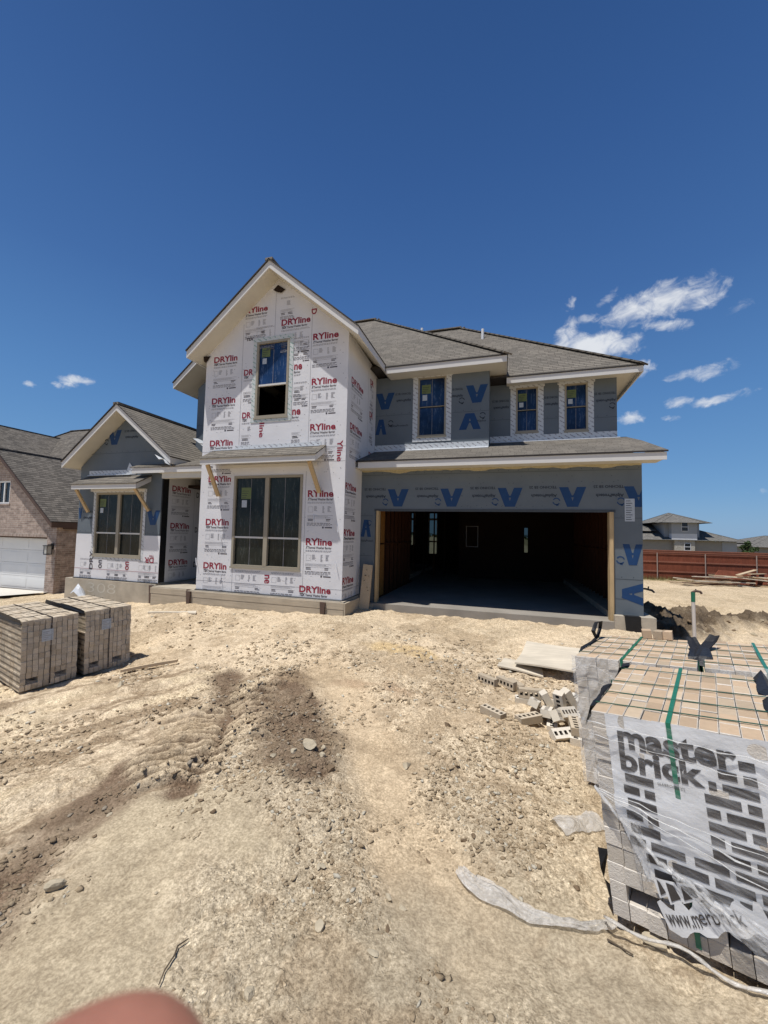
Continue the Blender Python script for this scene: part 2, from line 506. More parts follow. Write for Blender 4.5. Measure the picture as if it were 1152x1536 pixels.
class MB:
    def __init__(s):
        s.v, s.f, s.m, s.c = [], [], [], []

    def face(s, pts, mi=0, col=None):
        n = len(s.v)
        s.v.extend([tuple(p) for p in pts])
        s.f.append(tuple(range(n, n + len(pts))))
        s.m.append(mi)
        s.c.append(col)

    def raw(s, verts, faces, mi=0, col=None):
        n = len(s.v)
        s.v.extend([tuple(p) for p in verts])
        for f in faces:
            s.f.append(tuple(i + n for i in f))
            s.m.append(mi)
            s.c.append(col)

    def hexa(s, p, mi=0, col=None):
        """p: eight corners, bottom ring then top ring, counter-clockwise from above"""
        s.raw(p, [(3, 2, 1, 0), (4, 5, 6, 7), (0, 1, 5, 4), (1, 2, 6, 5), (2, 3, 7, 6), (3, 0, 4, 7)], mi, col)

    def box(s, x0, x1, y0, y1, z0, z1, mi=0, col=None):
        s.hexa([(x0, y0, z0), (x1, y0, z0), (x1, y1, z0), (x0, y1, z0), (x0, y0, z1), (x1, y0, z1), (x1, y1, z1), (x0, y1, z1)], mi, col)

    def bar(s, p0, p1, w, h, mi=0, upv=(0, 0, 1), col=None):
        p0, p1 = Vector(p0), Vector(p1)
        d = (p1 - p0).normalized()
        a = d.cross(Vector(upv))
        if a.length < 1e-4:
            a = d.cross(Vector((1, 0, 0)))
        a.normalize()
        b = a.cross(d)
        a, b = a * w / 2, b * h / 2
        s.hexa([p0 - a - b, p0 + a - b, p1 + a - b, p1 - a - b, p0 - a + b, p0 + a + b, p1 + a + b, p1 - a + b], mi, col)

    def tube(s, pts, rad, n=8, mi=0, cap=True, flat=None):
        pts = [Vector(p) for p in pts]
        if not isinstance(rad, (list, tuple)):
            rad = [rad] * len(pts)
        vs, fs = [], []
        for i, p in enumerate(pts):
            d = (pts[min(i + 1, len(pts) - 1)] - pts[max(i - 1, 0)]).normalized()
            a = d.cross(Vector((0, 0, 1)))
            if a.length < 1e-3:
                a = d.cross(Vector((0, 1, 0)))
            a.normalize()
            b = a.cross(d)
            for k in range(n):
                t = 2 * math.pi * k / n
                vs.append(p + a * math.cos(t) * rad[i] + b * math.sin(t) * rad[i] * (flat or 1.0))
        for i in range(len(pts) - 1):
            for k in range(n):
                fs.append((i * n + k, i * n + (k + 1) % n, (i + 1) * n + (k + 1) % n, (i + 1) * n + k))
        if cap:
            fs.append(tuple(range(n))[::-1])
            fs.append(tuple(range((len(pts) - 1) * n, len(pts) * n)))
        s.raw(vs, fs, mi)

    def wall(s, outline, holes, fn, thick, mi=0, back=None):
        """flat wall with openings; fn(u, v, depth) gives the point, depth 0 is the outer face"""
        loops = [outline] + [[(a, b), (c, b), (c, d), (a, d)] for a, b, c, d in holes]
        flat = [p for l in loops for p in l]
        tris = tessellate_polygon([[Vector((p[0], p[1], 0)) for p in l] for l in loops])
        s.raw([fn(u, v, 0) for u, v in flat], [tuple(t) for t in tris], mi)
        if thick:
            s.raw([fn(u, v, thick) for u, v in flat], [tuple(t)[::-1] for t in tris], mi if back is None else back)
            for l in loops:
                for i in range(len(l)):
                    a, b = l[i], l[(i + 1) % len(l)]
                    s.face([fn(*a, 0), fn(*b, 0), fn(*b, thick), fn(*a, thick)], mi)

    def rect(s, fn, a, b, c, d, off, mi=0):
        """thin raised rectangle on a wall plane"""
        s.face([fn(a, b, -off), fn(c, b, -off), fn(c, d, -off), fn(a, d, -off)], mi)

    def build(s, name, mats, parent=None, smooth=False, local=False):
        me = bpy.data.meshes.new(name)
        if parent is not None and not local:
            o = ORG[parent.name]
            vs = [(p[0] - o[0], p[1] - o[1], p[2] - o[2]) for p in s.v]
        else:
            vs = s.v
        me.from_pydata(vs, [], s.f)
        if not isinstance(mats, (list, tuple)):
            mats = [mats]
        for mt in mats:
            me.materials.append(mt)
        me.polygons.foreach_set('material_index', s.m)
        if smooth:
            me.polygons.foreach_set('use_smooth', [True] * len(s.f))
        me.update()
        # metric uv: u along the horizontal of every face, v up its slope
        nl = len(me.loops)
        co = np.array(s.v, dtype=np.float64)
        li = np.empty(nl, dtype=np.int32)
        me.loops.foreach_get('vertex_index', li)
        nf = len(me.polygons)
        nor = np.empty(nf * 3)
        me.polygons.foreach_get('normal', nor)
        nor = nor.reshape(-1, 3)
        tot = np.empty(nf, dtype=np.int32)
        me.polygons.foreach_get('loop_total', tot)
        h = np.stack([-nor[:, 1], nor[:, 0], np.zeros(nf)], -1)
        l = np.linalg.norm(h, axis=1)
        h[l < 0.05] = (1, 0, 0)
        h /= np.maximum(np.linalg.norm(h, axis=1), 1e-9)[:, None]
        w = np.cross(nor, h)
        P = co[li]
        fi = np.repeat(np.arange(nf), tot)
        uv = np.stack([(P * h[fi]).sum(1), (P * w[fi]).sum(1)], -1).astype(np.float32)
        me.uv_layers.new(name='UVMap').data.foreach_set('uv', uv.ravel())
        if any(c is not None for c in s.c):
            a = me.color_attributes.new('Col', 'FLOAT_COLOR', 'CORNER')
            cc = np.array([(*(c or (1, 1, 1)), 1.0) for c in s.c], dtype=np.float32)[fi]
            a.data.foreach_set('color', cc.ravel())
        ob = bpy.data.objects.new(name, me)
        COL.objects.link(ob)
        if parent is not None:
            ob.parent = parent
            if not local:
                ORG[ob.name] = ORG[parent.name]
        else:
            ORG[ob.name] = (0, 0, 0)
        return ob


def tag(o, label, cat, group=None):
    o['label'] = label
    o['category'] = cat
    if group:
        o['group'] = group
    return o


def structure(o, kind='structure'):
    o['kind'] = kind
    return o


def thing(name, label, cat, loc, group=None):
    o = bpy.data.objects.new(name, None)
    o.empty_display_size = 0.2
    COL.objects.link(o)
    o.location = loc
    ORG[o.name] = tuple(loc)
    return tag(o, label, cat, group)


def top(mb, name, mats, label, cat, loc=None, group=None, smooth=False):
    """a thing that is one mesh, its origin at its base"""
    ob = mb.build(name, mats, None, smooth)
    if loc is not None:
        me = ob.data
        me.transform(Matrix.Translation(-Vector(loc)))
        ob.location = loc
    return tag(ob, label, cat, group)


# ---- lettering
_TXT = {}


def text_mesh(body, bold):
    key = (body, bold)
    if key not in _TXT:
        cu = bpy.data.curves.new('lettering', 'FONT')
        cu.body = body
        cu.resolution_u = 3
        cu.offset = bold
        ob = bpy.data.objects.new('lettering', cu)
        COL.objects.link(ob)
        dg = bpy.context.evaluated_depsgraph_get()
        ev = ob.evaluated_get(dg)
        me = ev.to_mesh()
        vs = [(v.co.x, v.co.y) for v in me.vertices]
        fs = [tuple(p.vertices) for p in me.polygons]
        ev.to_mesh_clear()
        bpy.data.objects.remove(ob)
        bpy.data.curves.remove(cu)
        xs, ys = [p[0] for p in vs], [p[1] for p in vs]
        x0, x1, y0, y1 = min(xs), max(xs), min(ys), max(ys)
        _TXT[key] = ([((x - x0) / (x1 - x0), (y - y0) / (y1 - y0)) for x, y in vs], fs)
    return _TXT[key]


def letter(mb, fn, body, o, ax, ay, off, mi, bold=0.0):
    """lettering whose box starts at o and spans ax (reading direction) and ay (letter height)"""
    vs, fs = text_mesh(body, bold)
    mb.raw([fn(o[0] + x * ax[0] + y * ay[0], o[1] + x * ax[1] + y * ay[1], -off) for x, y in vs], fs, mi)

# ------------------------------------------------------------------ ground
CTRL = np.array([
    (0, -8.5, .08), (0, -12, .1), (-4, -10, -.1), (4, -10, .1), (.47, -6.45, -.165), (1.05, -6.7, -.10), (.88, -5.55, -.2), (1.5, -5.8, -.08),
    (.55, -5.3, -.17), (1.0, -4.4, -.2), (1.6, -4.6, -.16), (2.5, -4.8, -.15), (-1, -6.5, -.1), (-1.5, -4, -.15), (-1, -2, -.17), (0, -.2, -.115),
    (2.5, -.4, -.14), (-3, -.9, -.13), (-5, -1.2, -.15), (-6.9, -1.2, -.2), (-8.5, -.9, -.32), (-11.4, -.9, -.38), (-5.75, -5.16, -.5),
    (-5.55, -4.0, -.46), (-6.9, -4.4, -.5), (-3.5, -5, -.3), (-3, -3, -.21), (-3, -7, -.15), (-9, -3, -.55), (-16, 1.8, -1.0), (-19, 0, -1.0),
    (-12, -6, -.7), (3.4, .3, -.36), (4.3, 3, -.5), (4, -2, -.25), (7, -1, -.42), (8, 8, -.75), (9, 18, -.97), (15, 20, -.97), (14, 5, -.7),
    (22, 15, -.98), (30, 30, -1.15), (0, 32, -1.1), (-32, 10, -1.1), (-30, -14, -.8), (30, -10, -.4), (-13, 5, -.8), (-5, 5, -.5), (1, 5, -.5),
    (20, 60, -1.2), (60, 60, -1.2), (-60, 60, -1.2), (0, -40, 0), (60, -40, -.4), (-60, -40, -.6)], dtype=float)


def _rbf():
    d = np.sqrt(((CTRL[:, None, :2] - CTRL[None, :, :2]) ** 2).sum(-1))
    n = len(CTRL)
    A = np.zeros((n + 1, n + 1))
    A[:n, :n] = -np.sqrt(d ** 2 + 0.25) - 0.02 * np.eye(n)
    A[:n, n] = 1
    A[n, :n] = 1
    return np.linalg.solve(A, np.append(CTRL[:, 2], 0))


_W = _rbf()


def hbase(x, y):
    x = np.asarray(x, float)
    y = np.asarray(y, float)
    h = np.full(x.shape, _W[-1])
    for (a, b, _), w in zip(CTRL, _W[:-1]):
        h -= w * np.sqrt((x - a) ** 2 + (y - b) ** 2 + 0.25)
    r = np.sqrt(x ** 2 + y ** 2)
    t = np.clip((r - 55) / 40, 0, 1)
    return h * (1 - t) - 1.2 * t


def vnoise(x, y, seed=0):
    xi, yi = np.floor(x).astype(np.int64), np.floor(y).astype(np.int64)
    fx, fy = x - xi, y - yi
    fx, fy = fx * fx * fx * (fx * (fx * 6 - 15) + 10), fy * fy * fy * (fy * (fy * 6 - 15) + 10)

    def hsh(a, b):
        n = (a * 374761393 + b * 668265263 + seed * 974634777) & 0xFFFFFFFF
        n = ((n ^ (n >> 13)) * 1274126177) & 0xFFFFFFFF
        return ((n ^ (n >> 16)) & 0xFFFF) / 65535.0
    a, b, c, d = hsh(xi, yi), hsh(xi + 1, yi), hsh(xi, yi + 1), hsh(xi + 1, yi + 1)
    return (a * (1 - fx) + b * fx) * (1 - fy) + (c * (1 - fx) + d * fx) * fy - 0.5


def fbm(x, y, wl, oct_=4, seed=0, gain=0.5):
    s, a, f = 0, 1.0, 1.0 / wl
    for i in range(oct_):
        c, q = math.cos(0.7 * i + 0.3), math.sin(0.7 * i + 0.3)
        s = s + a * vnoise((x * c - y * q) * f + 17.3 * i, (x * q + y * c) * f - 9.1 * i, seed + i)
        a *= gain
        f *= 2.03
    return s


def sstep(a, b, t):
    t = np.clip((t - a) / (b - a), 0, 1)
    return t * t * (3 - 2 * t)


def stroke(x, y, pts, wid):
    """1 on a thick path, soft towards its rim; wid is one width or one per point"""
    best = np.full(x.shape, 9.0)
    for i in range(len(pts) - 1):
        (ax, ay), (bx, by) = pts[i], pts[i + 1]
        wa, wb = (wid[i], wid[i + 1]) if isinstance(wid, (list, tuple)) else (wid, wid)
        dx, dy = bx - ax, by - ay
        t = np.clip(((x - ax) * dx + (y - ay) * dy) / (dx * dx + dy * dy), 0, 1)
        d = np.sqrt((x - ax - t * dx) ** 2 + (y - ay - t * dy) ** 2) / (wa + (wb - wa) * t)
        best = np.minimum(best, d)
    return best


def patches(x, y):
    wob = fbm(x, y, 0.5, 4, 90) * 0.9
    P = {}
    P['band'] = 1 - sstep(0.45, 1.25, stroke(x, y, [(-2.1, -7.7), (-2.38, -7.0), (-2.45, -6.5), (-2.62, -5.9)], [.24, .27, .25, .16]) + wob * .7)
    P['rut'] = 1 - sstep(0.4, 1.3, stroke(x, y, [(-2.0, -6.4), (-2.35, -5.7), (-2.75, -5.05), (-3.4, -4.2)], [.13, .18, .21, .18]) + wob * .55)
    P['pile'] = 1 - sstep(0.5, 1.2, stroke(x, y, [(-2.55, -4.25), (-2.1, -4.95), (-1.6, -5.65), (-1.3, -5.95)], [.28, .40, .34, .24]) + wob)
    P['path'] = 1 - sstep(0.35, 1.55, stroke(x, y, [(-2.3, -3.6), (-1.6, -4.5), (-.98, -5.4), (-.7, -6.0), (-.45, -6.4), (-.1, -6.75)], [.3, .3, .22, .22, .25, .2]) + wob * .7)
    P['smooth'] = 1 - sstep(0.3, 1.7, stroke(x, y, [(-1.45, -7.6), (-1.72, -7.05), (-1.98, -6.72), (-1.65, -6.45), (-1.3, -6.65)], [.25, .34, .30, .22, .2]) + wob * 1.3)
    P['grey'] = 1 - sstep(0.4, 1.4, stroke(x, y, [(-.55, -7.1), (-.05, -6.85), (.35, -6.78)], [.28, .30, .28]) + wob * 1.3)
    P['mound'] = 1 - sstep(0.35, 1.15, stroke(x, y, [(3.6, 1.5), (4.4, 3.4), (5.6, 4.2), (7.4, 4.6)], [.8, 1.1, 1.0, .7]) + wob * .5)
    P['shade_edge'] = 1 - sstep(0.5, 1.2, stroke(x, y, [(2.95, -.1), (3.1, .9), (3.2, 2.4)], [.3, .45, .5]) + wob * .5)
    return P


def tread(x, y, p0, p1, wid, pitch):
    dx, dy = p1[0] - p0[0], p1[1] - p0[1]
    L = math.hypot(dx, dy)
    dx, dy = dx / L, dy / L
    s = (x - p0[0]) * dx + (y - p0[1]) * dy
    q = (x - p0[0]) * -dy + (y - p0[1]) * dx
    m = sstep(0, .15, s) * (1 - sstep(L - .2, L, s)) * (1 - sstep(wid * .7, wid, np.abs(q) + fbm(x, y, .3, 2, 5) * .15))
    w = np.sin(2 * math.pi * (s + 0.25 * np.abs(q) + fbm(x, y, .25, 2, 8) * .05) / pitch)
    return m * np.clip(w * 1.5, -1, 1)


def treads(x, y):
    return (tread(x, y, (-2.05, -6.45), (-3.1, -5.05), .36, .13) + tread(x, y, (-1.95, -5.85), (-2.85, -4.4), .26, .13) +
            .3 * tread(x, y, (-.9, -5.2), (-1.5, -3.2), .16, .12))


def height(x, y, P=None):
    x = np.asarray(x, float)
    y = np.asarray(y, float)
    P = P or patches(x, y)
    soft = np.clip(P['path'] + P['smooth'] + P['grey'] * .7, 0, 1)
    rough = 1 - .55 * soft
    h = hbase(x, y)
    far = sstep(8, 30, np.sqrt(x ** 2 + (y + 8.5) ** 2))
    h = h + fbm(x, y, 1.6, 3, 11) * .075
    # dragged furrows run up the slope to the left pallets
    c, s = math.cos(1.0), math.sin(1.0)
    u, v = x * c + y * s, -x * s + y * c
    h = h + fbm(u * .35, v, .30, 4, 21, .6) * .045 * rough
    h = h + fbm(x, y, .22, 4, 31, .62) * .034 * rough * (1 - .5 * far)
    lump = fbm(x, y, .06, 3, 41, .65)
    h = h + (np.abs(lump) * 1.6 - .2) * .015 * (.35 + .65 * sstep(1.6, 4.0, np.sqrt(x ** 2 + (y + 8.5) ** 2))) * (1 - .75 * soft) * (1 - far) * sstep(-.35, .25, fbm(x, y, .7, 3, 43))
    h = h - P['rut'] * .035 - P['path'] * .03 + P['pile'] * (.012 + fbm(x, y, .16, 3, 51) * .05)
    h = h + treads(x, y) * .040
    h = h + P['mound'] * (.20 + fbm(x, y, .40, 5, 61, .68) * .26)
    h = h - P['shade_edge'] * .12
    return h


def h1(x, y):
    return float(height(np.array([x]), np.array([y]))[0])


def soil_colour(x, y, P):
    n1 = fbm(x, y, 1.3, 4, 71)
    n2 = fbm(x, y, .35, 4, 81)
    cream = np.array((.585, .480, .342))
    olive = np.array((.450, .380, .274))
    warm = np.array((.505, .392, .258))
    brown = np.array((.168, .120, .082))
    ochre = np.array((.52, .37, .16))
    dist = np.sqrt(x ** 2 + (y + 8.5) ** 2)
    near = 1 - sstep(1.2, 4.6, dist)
    k = np.clip(near * .95 + n1 * .7 + n2 * .25, 0, 1)[:, None]  # darker towards the camera: lens vignetting painted into the soil colour, plus random patches
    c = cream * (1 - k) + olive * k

    def lay(c, col, a):
        a = np.clip(a, 0, 1)[:, None]
        return c * (1 - a) + np.array(col) * a
    cs, sn = math.cos(1.0), math.sin(1.0)
    uu, vv = x * cs + y * sn, -x * sn + y * cs
    left = (1 - sstep(-2.6, -1.2, x)) * (1 - sstep(-4.4, -3.6, y))
    stk = fbm(uu * .30, vv, .26, 5, 121, .65)
    c = lay(c, (.25, .185, .12), sstep(.04, .34, stk) * left * .85)
    c = lay(c, (.60, .50, .34), sstep(.1, .4, -stk) * left * .5)
    fine_ = fbm(x, y, .10, 4, 131, .7)
    c = lay(c, (.30, .225, .145), sstep(.22, .5, fine_) * .45 * (1 - np.clip(P['path'] + P['smooth'], 0, 1)))
    c = lay(c, warm, P['path'] * .7)
    c = lay(c, (.43, .358, .245), P['smooth'] * .7)
    c = lay(c, (.355, .30, .215), P['grey'] * .7)
    c = lay(c, brown * 1.1, P['band'] * (.95 + n2 * .5))
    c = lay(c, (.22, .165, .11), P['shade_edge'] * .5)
    c = lay(c, brown * 1.05, P['rut'] * (1.0 + n2 * .4))
    c = lay(c, brown * 1.05, P['pile'] * (1.0 + n2 * .4))
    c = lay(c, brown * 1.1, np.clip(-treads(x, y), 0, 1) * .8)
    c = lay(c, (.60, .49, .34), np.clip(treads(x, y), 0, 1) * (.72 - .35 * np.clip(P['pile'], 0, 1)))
    oc = 1 - sstep(.4, 1.3, stroke(x, y, [(-1.75, -2.55), (-1.1, -2.9)], .3) + n2)
    c = lay(c, ochre, oc * .55)
    b2 = 1 - sstep(.4, 1.3, stroke(x, y, [(-1.6, -4.2), (-1.0, -4.35)], .2) + n2 * 1.5)
    c = lay(c, (.36, .25, .16), b2 * .6)
    sp = sstep(.12, .3, fbm(x, y, .9, 5, 99, .65))
    c = lay(c, (.34, .26, .17), sp * .5)
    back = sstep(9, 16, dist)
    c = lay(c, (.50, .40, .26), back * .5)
    c = lay(c, (.115, .088, .062), P['mound'] * (1.05 + n2 * .7))
    yard = sstep(19.2, 20.2, y) * sstep(5, 8, x)
    c = lay(c, (.20, .17, .085), yard * .7)
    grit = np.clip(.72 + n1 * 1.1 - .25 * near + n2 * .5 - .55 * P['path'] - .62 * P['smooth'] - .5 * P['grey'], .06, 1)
    return np.concatenate([np.clip(c * 1.08 * (1 + n2[:, None] * .16), 0, 1), grit[:, None]], 1)


def ground_material():
    mt, t, b, o = new_mat('dirt')
    a = t.nodes.new('ShaderNodeAttribute')
    a.attribute_name = 'Soil'
    tc = t.nodes.new('ShaderNodeTexCoord')
    v = tc.outputs['Object']
    n1 = noise(t, v, 9.0, 8.0, 0.72)
    n2 = noise(t, v, 70.0, 6.0, 0.75)
    c = mixc(t, 1.0, a.outputs['Color'], ramp(t, n1.outputs['Fac'], [(0.3, (0.78, 0.76, 0.74)), (0.7, (1.16, 1.16, 1.16))]), 'MULTIPLY')
    fg = t.nodes.new('ShaderNodeMapRange')
    t.links.new(a.outputs['Alpha'], fg.inputs['Value'])
    fg.inputs['To Min'].default_value = 0.55
    fg.inputs['To Max'].default_value = 0.9
    c = mixc(t, fg.outputs[0], c, ramp(t, n2.outputs['Fac'], [(0.40, (0.56, 0.53, 0.49)), (0.60, (1.36, 1.36, 1.35))]), 'MULTIPLY')
    n4 = noise(t, v, 24.0, 7.0, 0.8)
    c = mixc(t, fg.outputs[0], c, ramp(t, n4.outputs['Fac'], [(0.40, (0.76, 0.74, 0.71)), (0.62, (1.24, 1.24, 1.23))]), 'MULTIPLY')
    hsum = None
    for sc, lo, hi, th, k in ((50.0, .55, 1.65, .30, .8), (115.0, .48, 1.7, .40, .45)):
        vo = t.nodes.new('ShaderNodeTexVoronoi')
        vo.inputs['Scale'].default_value = sc
        wv = t.nodes.new('ShaderNodeVectorMath')
        wv.operation = 'MULTIPLY_ADD'
        nw = noise(t, v, sc * 1.3, 2.0)
        t.links.new(nw.outputs['Color'], wv.inputs[0])
        wv.inputs[1].default_value = (.5 / sc, .5 / sc, .5 / sc)
        t.links.new(v, wv.inputs[2])
        t.links.new(wv.outputs[0], vo.inputs['Vector'])
        sp = t.nodes.new('ShaderNodeSeparateColor')
        t.links.new(vo.outputs['Color'], sp.inputs[0])
        dome = ramp(t, vo.outputs['Distance'], [(0.0, (1, 1, 1)), (th, (.75, .75, .75)), (th + .14, (0, 0, 0))])
        pick = ramp(t, sp.outputs[0], [(.60, (0, 0, 0)), (.68, (1, 1, 1))])
        m1 = mixc(t, 1.0, dome, pick, 'MULTIPLY')
        m2 = t.nodes.new('ShaderNodeMath')
        m2.operation = 'MULTIPLY'
        t.links.new(m1, m2.inputs[0])
        t.links.new(a.outputs['Alpha'], m2.inputs[1])
        tone = ramp(t, sp.outputs[1], [(0.0, (lo, lo * .97, lo * .93)), (1.0, (hi, hi, hi))])
        stone = mixc(t, 1.0, c, tone, 'MULTIPLY')
        c = mixc(t, m2.outputs[0], c, stone)
        q = t.nodes.new('ShaderNodeMath')
        q.operation = 'MULTIPLY'
        t.links.new(m2.outputs[0], q.inputs[0])
        q.inputs[1].default_value = k
        if hsum is None:
            hsum = q.outputs[0]
        else:
            ad = t.nodes.new('ShaderNodeMath')
            t.links.new(hsum, ad.inputs[0])
            t.links.new(q.outputs[0], ad.inputs[1])
            hsum = ad.outputs[0]
    t.links.new(c, b.inputs['Base Color'])
    b.inputs['Roughness'].default_value = 0.97
    b.inputs['Specular IOR Level'].default_value = 0.08
    ad = t.nodes.new('ShaderNodeMath')
    ad.operation = 'MULTIPLY_ADD'
    t.links.new(n2.outputs['Fac'], ad.inputs[0])
    t.links.new(fg.outputs[0], ad.inputs[1])
    t.links.new(hsum, ad.inputs[2])
    bump(t, b, ad.outputs[0], 0.8, 0.011)
    return mt


def build_ground():
    nr, na, nb = 860, 700, 80
    rr = 0.25 * np.exp(np.linspace(0, math.log(900 / 0.25), nr) ** 1.0)
    # finer rings where the picture is near
    g = np.linspace(0, 1, nr)
    rr = np.where(g < .86, 0.6 * np.exp(g / .86 * math.log(26 / .6)), 26 * np.exp((g - .86) / .14 * math.log(900 / 26)))
    mid = math.pi / 2 + YAW
    a1 = mid + np.linspace(-math.radians(58), math.radians(58), na)
    a2 = np.linspace(a1[-1], a1[0] + 2 * math.pi, nb + 2)[1:-1]
    ang = np.concatenate([a1, a2])
    n = len(ang)
    X = (rr[:, None] * np.cos(ang)[None]).ravel()
    Y = (-8.54 + rr[:, None] * np.sin(ang)[None]).ravel()
    X = np.append(X, 0.0)
    Y = np.append(Y, -8.54)
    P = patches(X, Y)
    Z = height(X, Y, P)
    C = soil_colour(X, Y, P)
    i = np.arange(nr - 1)[:, None] * n
    j = np.arange(n)[None]
    jn = (j + 1) % n
    F = np.stack([i + j, i + n + j, i + n + jn, i + jn], -1).reshape(-1, 4)
    T = np.stack([np.full(n, nr * n), np.arange(n), (np.arange(n) + 1) % n], -1)
    me = bpy.data.meshes.new('ground')
    nv, nf = len(X), len(F) + len(T)
    me.vertices.add(nv)
    me.vertices.foreach_set('co', np.stack([X, Y, Z], -1).astype(np.float32).ravel())
    li = np.concatenate([F.ravel(), T.ravel()]).astype(np.int32)
    me.loops.add(len(li))
    me.loops.foreach_set('vertex_index', li)
    me.polygons.add(nf)
    st = np.concatenate([np.arange(len(F)) * 4, len(F) * 4 + np.arange(len(T)) * 3]).astype(np.int32)
    me.polygons.foreach_set('loop_start', st)
    me.polygons.foreach_set('use_smooth', np.ones(nf, dtype=bool))
    me.update(calc_edges=True)
    me.validate()
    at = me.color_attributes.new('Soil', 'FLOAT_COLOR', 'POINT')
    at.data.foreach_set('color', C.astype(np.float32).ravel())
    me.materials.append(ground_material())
    ob = bpy.data.objects.new('ground', me)
    COL.objects.link(ob)
    ORG['ground'] = (0, 0, 0)
    structure(ob)


build_ground()


# ------------------------------------------------------------------ the house under construction
def plane_y(y0):
    return lambda u, v, d: (u, y0 + d, v)


def plane_x(x0, sgn=-1):
    """wall facing +x when sgn is -1: depth goes towards -x; u runs along y"""
    return lambda u, v, d: (x0 + sgn * d, u, v)


house = thing('house', 'unfinished two-storey house in white printed wrap and grey panels, with an open dark garage', 'house', (-4.0, 4.0, 0.0))


def small_print(mb, fn, x0, z, w, seed):
    """the blocks of fine print under every headline, too small to read: rows of short dashes"""
    rnd = random.Random(seed)
    for row in range(2):
        x = x0
        while x < x0 + w * .95:
            l = rnd.uniform(.02, .06)
            if x + l > x0 + w:
                break
            mb.rect(fn, x, z - .045 - row * .022, x + l, z - .036 - row * .022, .0025, 4)
            x += l + .012
    for bx, bw, rows in ((x0 + .16, .10, 5), (x0 + .36, .05, 7), (x0 + .48, .09, 6)):
        if bx + bw > x0 + w + .02:
            continue
        for r in range(rows):
            zz = z - .14 - r * .022
            mb.rect(fn, bx, zz, bx + bw * rnd.uniform(.5, 1), zz + .009, .0025, 4)
    for q in range(3):
        mb.rect(fn, x0 + .0, z - .33 - q * .02, x0 + w * (1, .8, .9)[q], z - .325 - q * .02, .0025, 4)
    mb.rect(fn, x0, z - .40, x0 + w, z - .396, .0025, 4)
    for row in range(3):
        x = x0
        while x < x0 + w * .9:
            l = rnd.uniform(.03, .09)
            mb.rect(fn, x, z - .50 - row * .026, min(x + l, x0 + w), z - .488 - row * .026, .0025, 4 if row else 3)
            x += l + .015
    mb.rect(fn, x0 + w * .70, z - .60, x0 + w * .98, z - .575, .0025, 3)
    mb.rect(fn, x0 + w * .60, z - .605, x0 + w * .66, z - .565, .0025, 3)
    if w > .4:
        for a, b, c, d in ((.02, .0, .024, .12), (.13, .0, .134, .12), (.02, .0, .134, .004), (.02, .116, .134, .12)):
            mb.rect(fn, x0 + a, z - .26 + b, x0 + c, z - .26 + d, .0026, 4)
    for bx in (x0 + .02, x0 + w - .16):
        if bx < x0:
            continue
        for r in range(2):
            mb.rect(fn, bx, z - .42 - r * .03, bx + rnd.uniform(.08, .13), z - .405 - r * .03, .0025, 3)


def headline(mb, fn, body, x0, z0, x1, z1, seed, sub=True, full='DRYline'):
    letter(mb, fn, body, (x0, z0), (x1 - x0, 0), (0, z1 - z0), .003, 1, .030)
    w = x1 - x0
    if sub:
        hh = .062
        if body.startswith('D'):
            letter(mb, fn, 'TSX', (x0, z0 - .075), (.13, 0), (.012, hh), .003, 2, .05)
            k = min(w - .15, .52)
            nchar = int(23 * k / .52)
            if nchar > 5:
                letter(mb, fn, 'Thermal Weather Barrier'[:nchar].strip(), (x0 + .145, z0 - .075), (k, 0), (0, hh * .85), .003, 3, .018)
        elif body.startswith('R'):
            letter(mb, fn, 'X', (x0 - .0, z0 - .075), (.04, 0), (.012, hh), .003, 2, .05)
            letter(mb, fn, 'Thermal Weather Barrier', (x0 + .05, z0 - .075), (w - .06, 0), (0, hh * .85), .003, 3, .018)
        elif body == 'ne':
            letter(mb, fn, 'Barrier', (x0, z0 - .075), (w * .8, 0), (0, hh * .85), .003, 3, .018)
        else:
            letter(mb, fn, 'TSX', (x0, z0 - .075), (.13, 0), (.012, hh), .003, 2, .05)
        small_print(mb, fn, x0, z0 - .07, w, seed)


WRAP = [M['wrap'], M['red'], M['ink'], M['ink'], M['grey_ink'], M['osb']]
fy = plane_y(-1.01)
w = MB()
w.wall([(-6.93, .165), (-3.2, .165), (-3.2, 5.93), (-4.98, 7.42), (-6.93, 5.79)],
       [(-5.97, .74, -4.19, 2.83), (-5.5, 4.16, -4.64, 5.96)], fy, .14, 0, 5)
for i, (s, a, b, c, d) in enumerate([
        ('RYline', -5.86, 6.70, -5.26, 6.84), ('DRYline', -4.88, 6.27, -4.14, 6.42), ('RYline', -4.06, 5.83, -3.44, 5.98), ('RYline', -4.06, 4.81, -3.45, 4.96),
        ('RYline', -4.06, 3.79, -3.45, 3.94), ('ne', -4.51, 5.20, -4.31, 5.33), ('ne', -4.52, 4.17, -4.31, 4.30), ('DR', -5.84, 5.20, -5.585, 5.345), ('DR', -5.84, 4.18, -5.60, 4.325),
        ('DRYlin', -6.71, 5.60, -6.04, 5.745), ('DRYlin', -6.72, 4.58, -6.05, 4.73), ('DRYlin', -6.72, 3.56, -6.07, 3.705), ('DRYlin', -6.71, 2.70, -6.07, 2.845),
        ('DRYlin', -6.73, 1.68, -6.08, 1.83), ('DRYlin', -6.74, .66, -6.09, .81), ('RYline', -4.06, 2.33, -3.45, 2.48), ('RYline', -4.07, 1.29, -3.45, 1.44), ('DRYline', -4.19, .275, -3.45, .42)]):
    headline(w, fy, s, a, b, c, d, i)
letter(w, fy, 'line', (-5.36, 4.05), (0, -.34), (.13, 0), .003, 1, .022)
letter(w, fy, 'Yline', (-3.40, 3.55), (0, -.46), (.13, 0), .003, 1, .022)
letter(w, fy, 'ne', (-5.07, .60), (0, -.19), (.13, 0), .003, 1, .022)
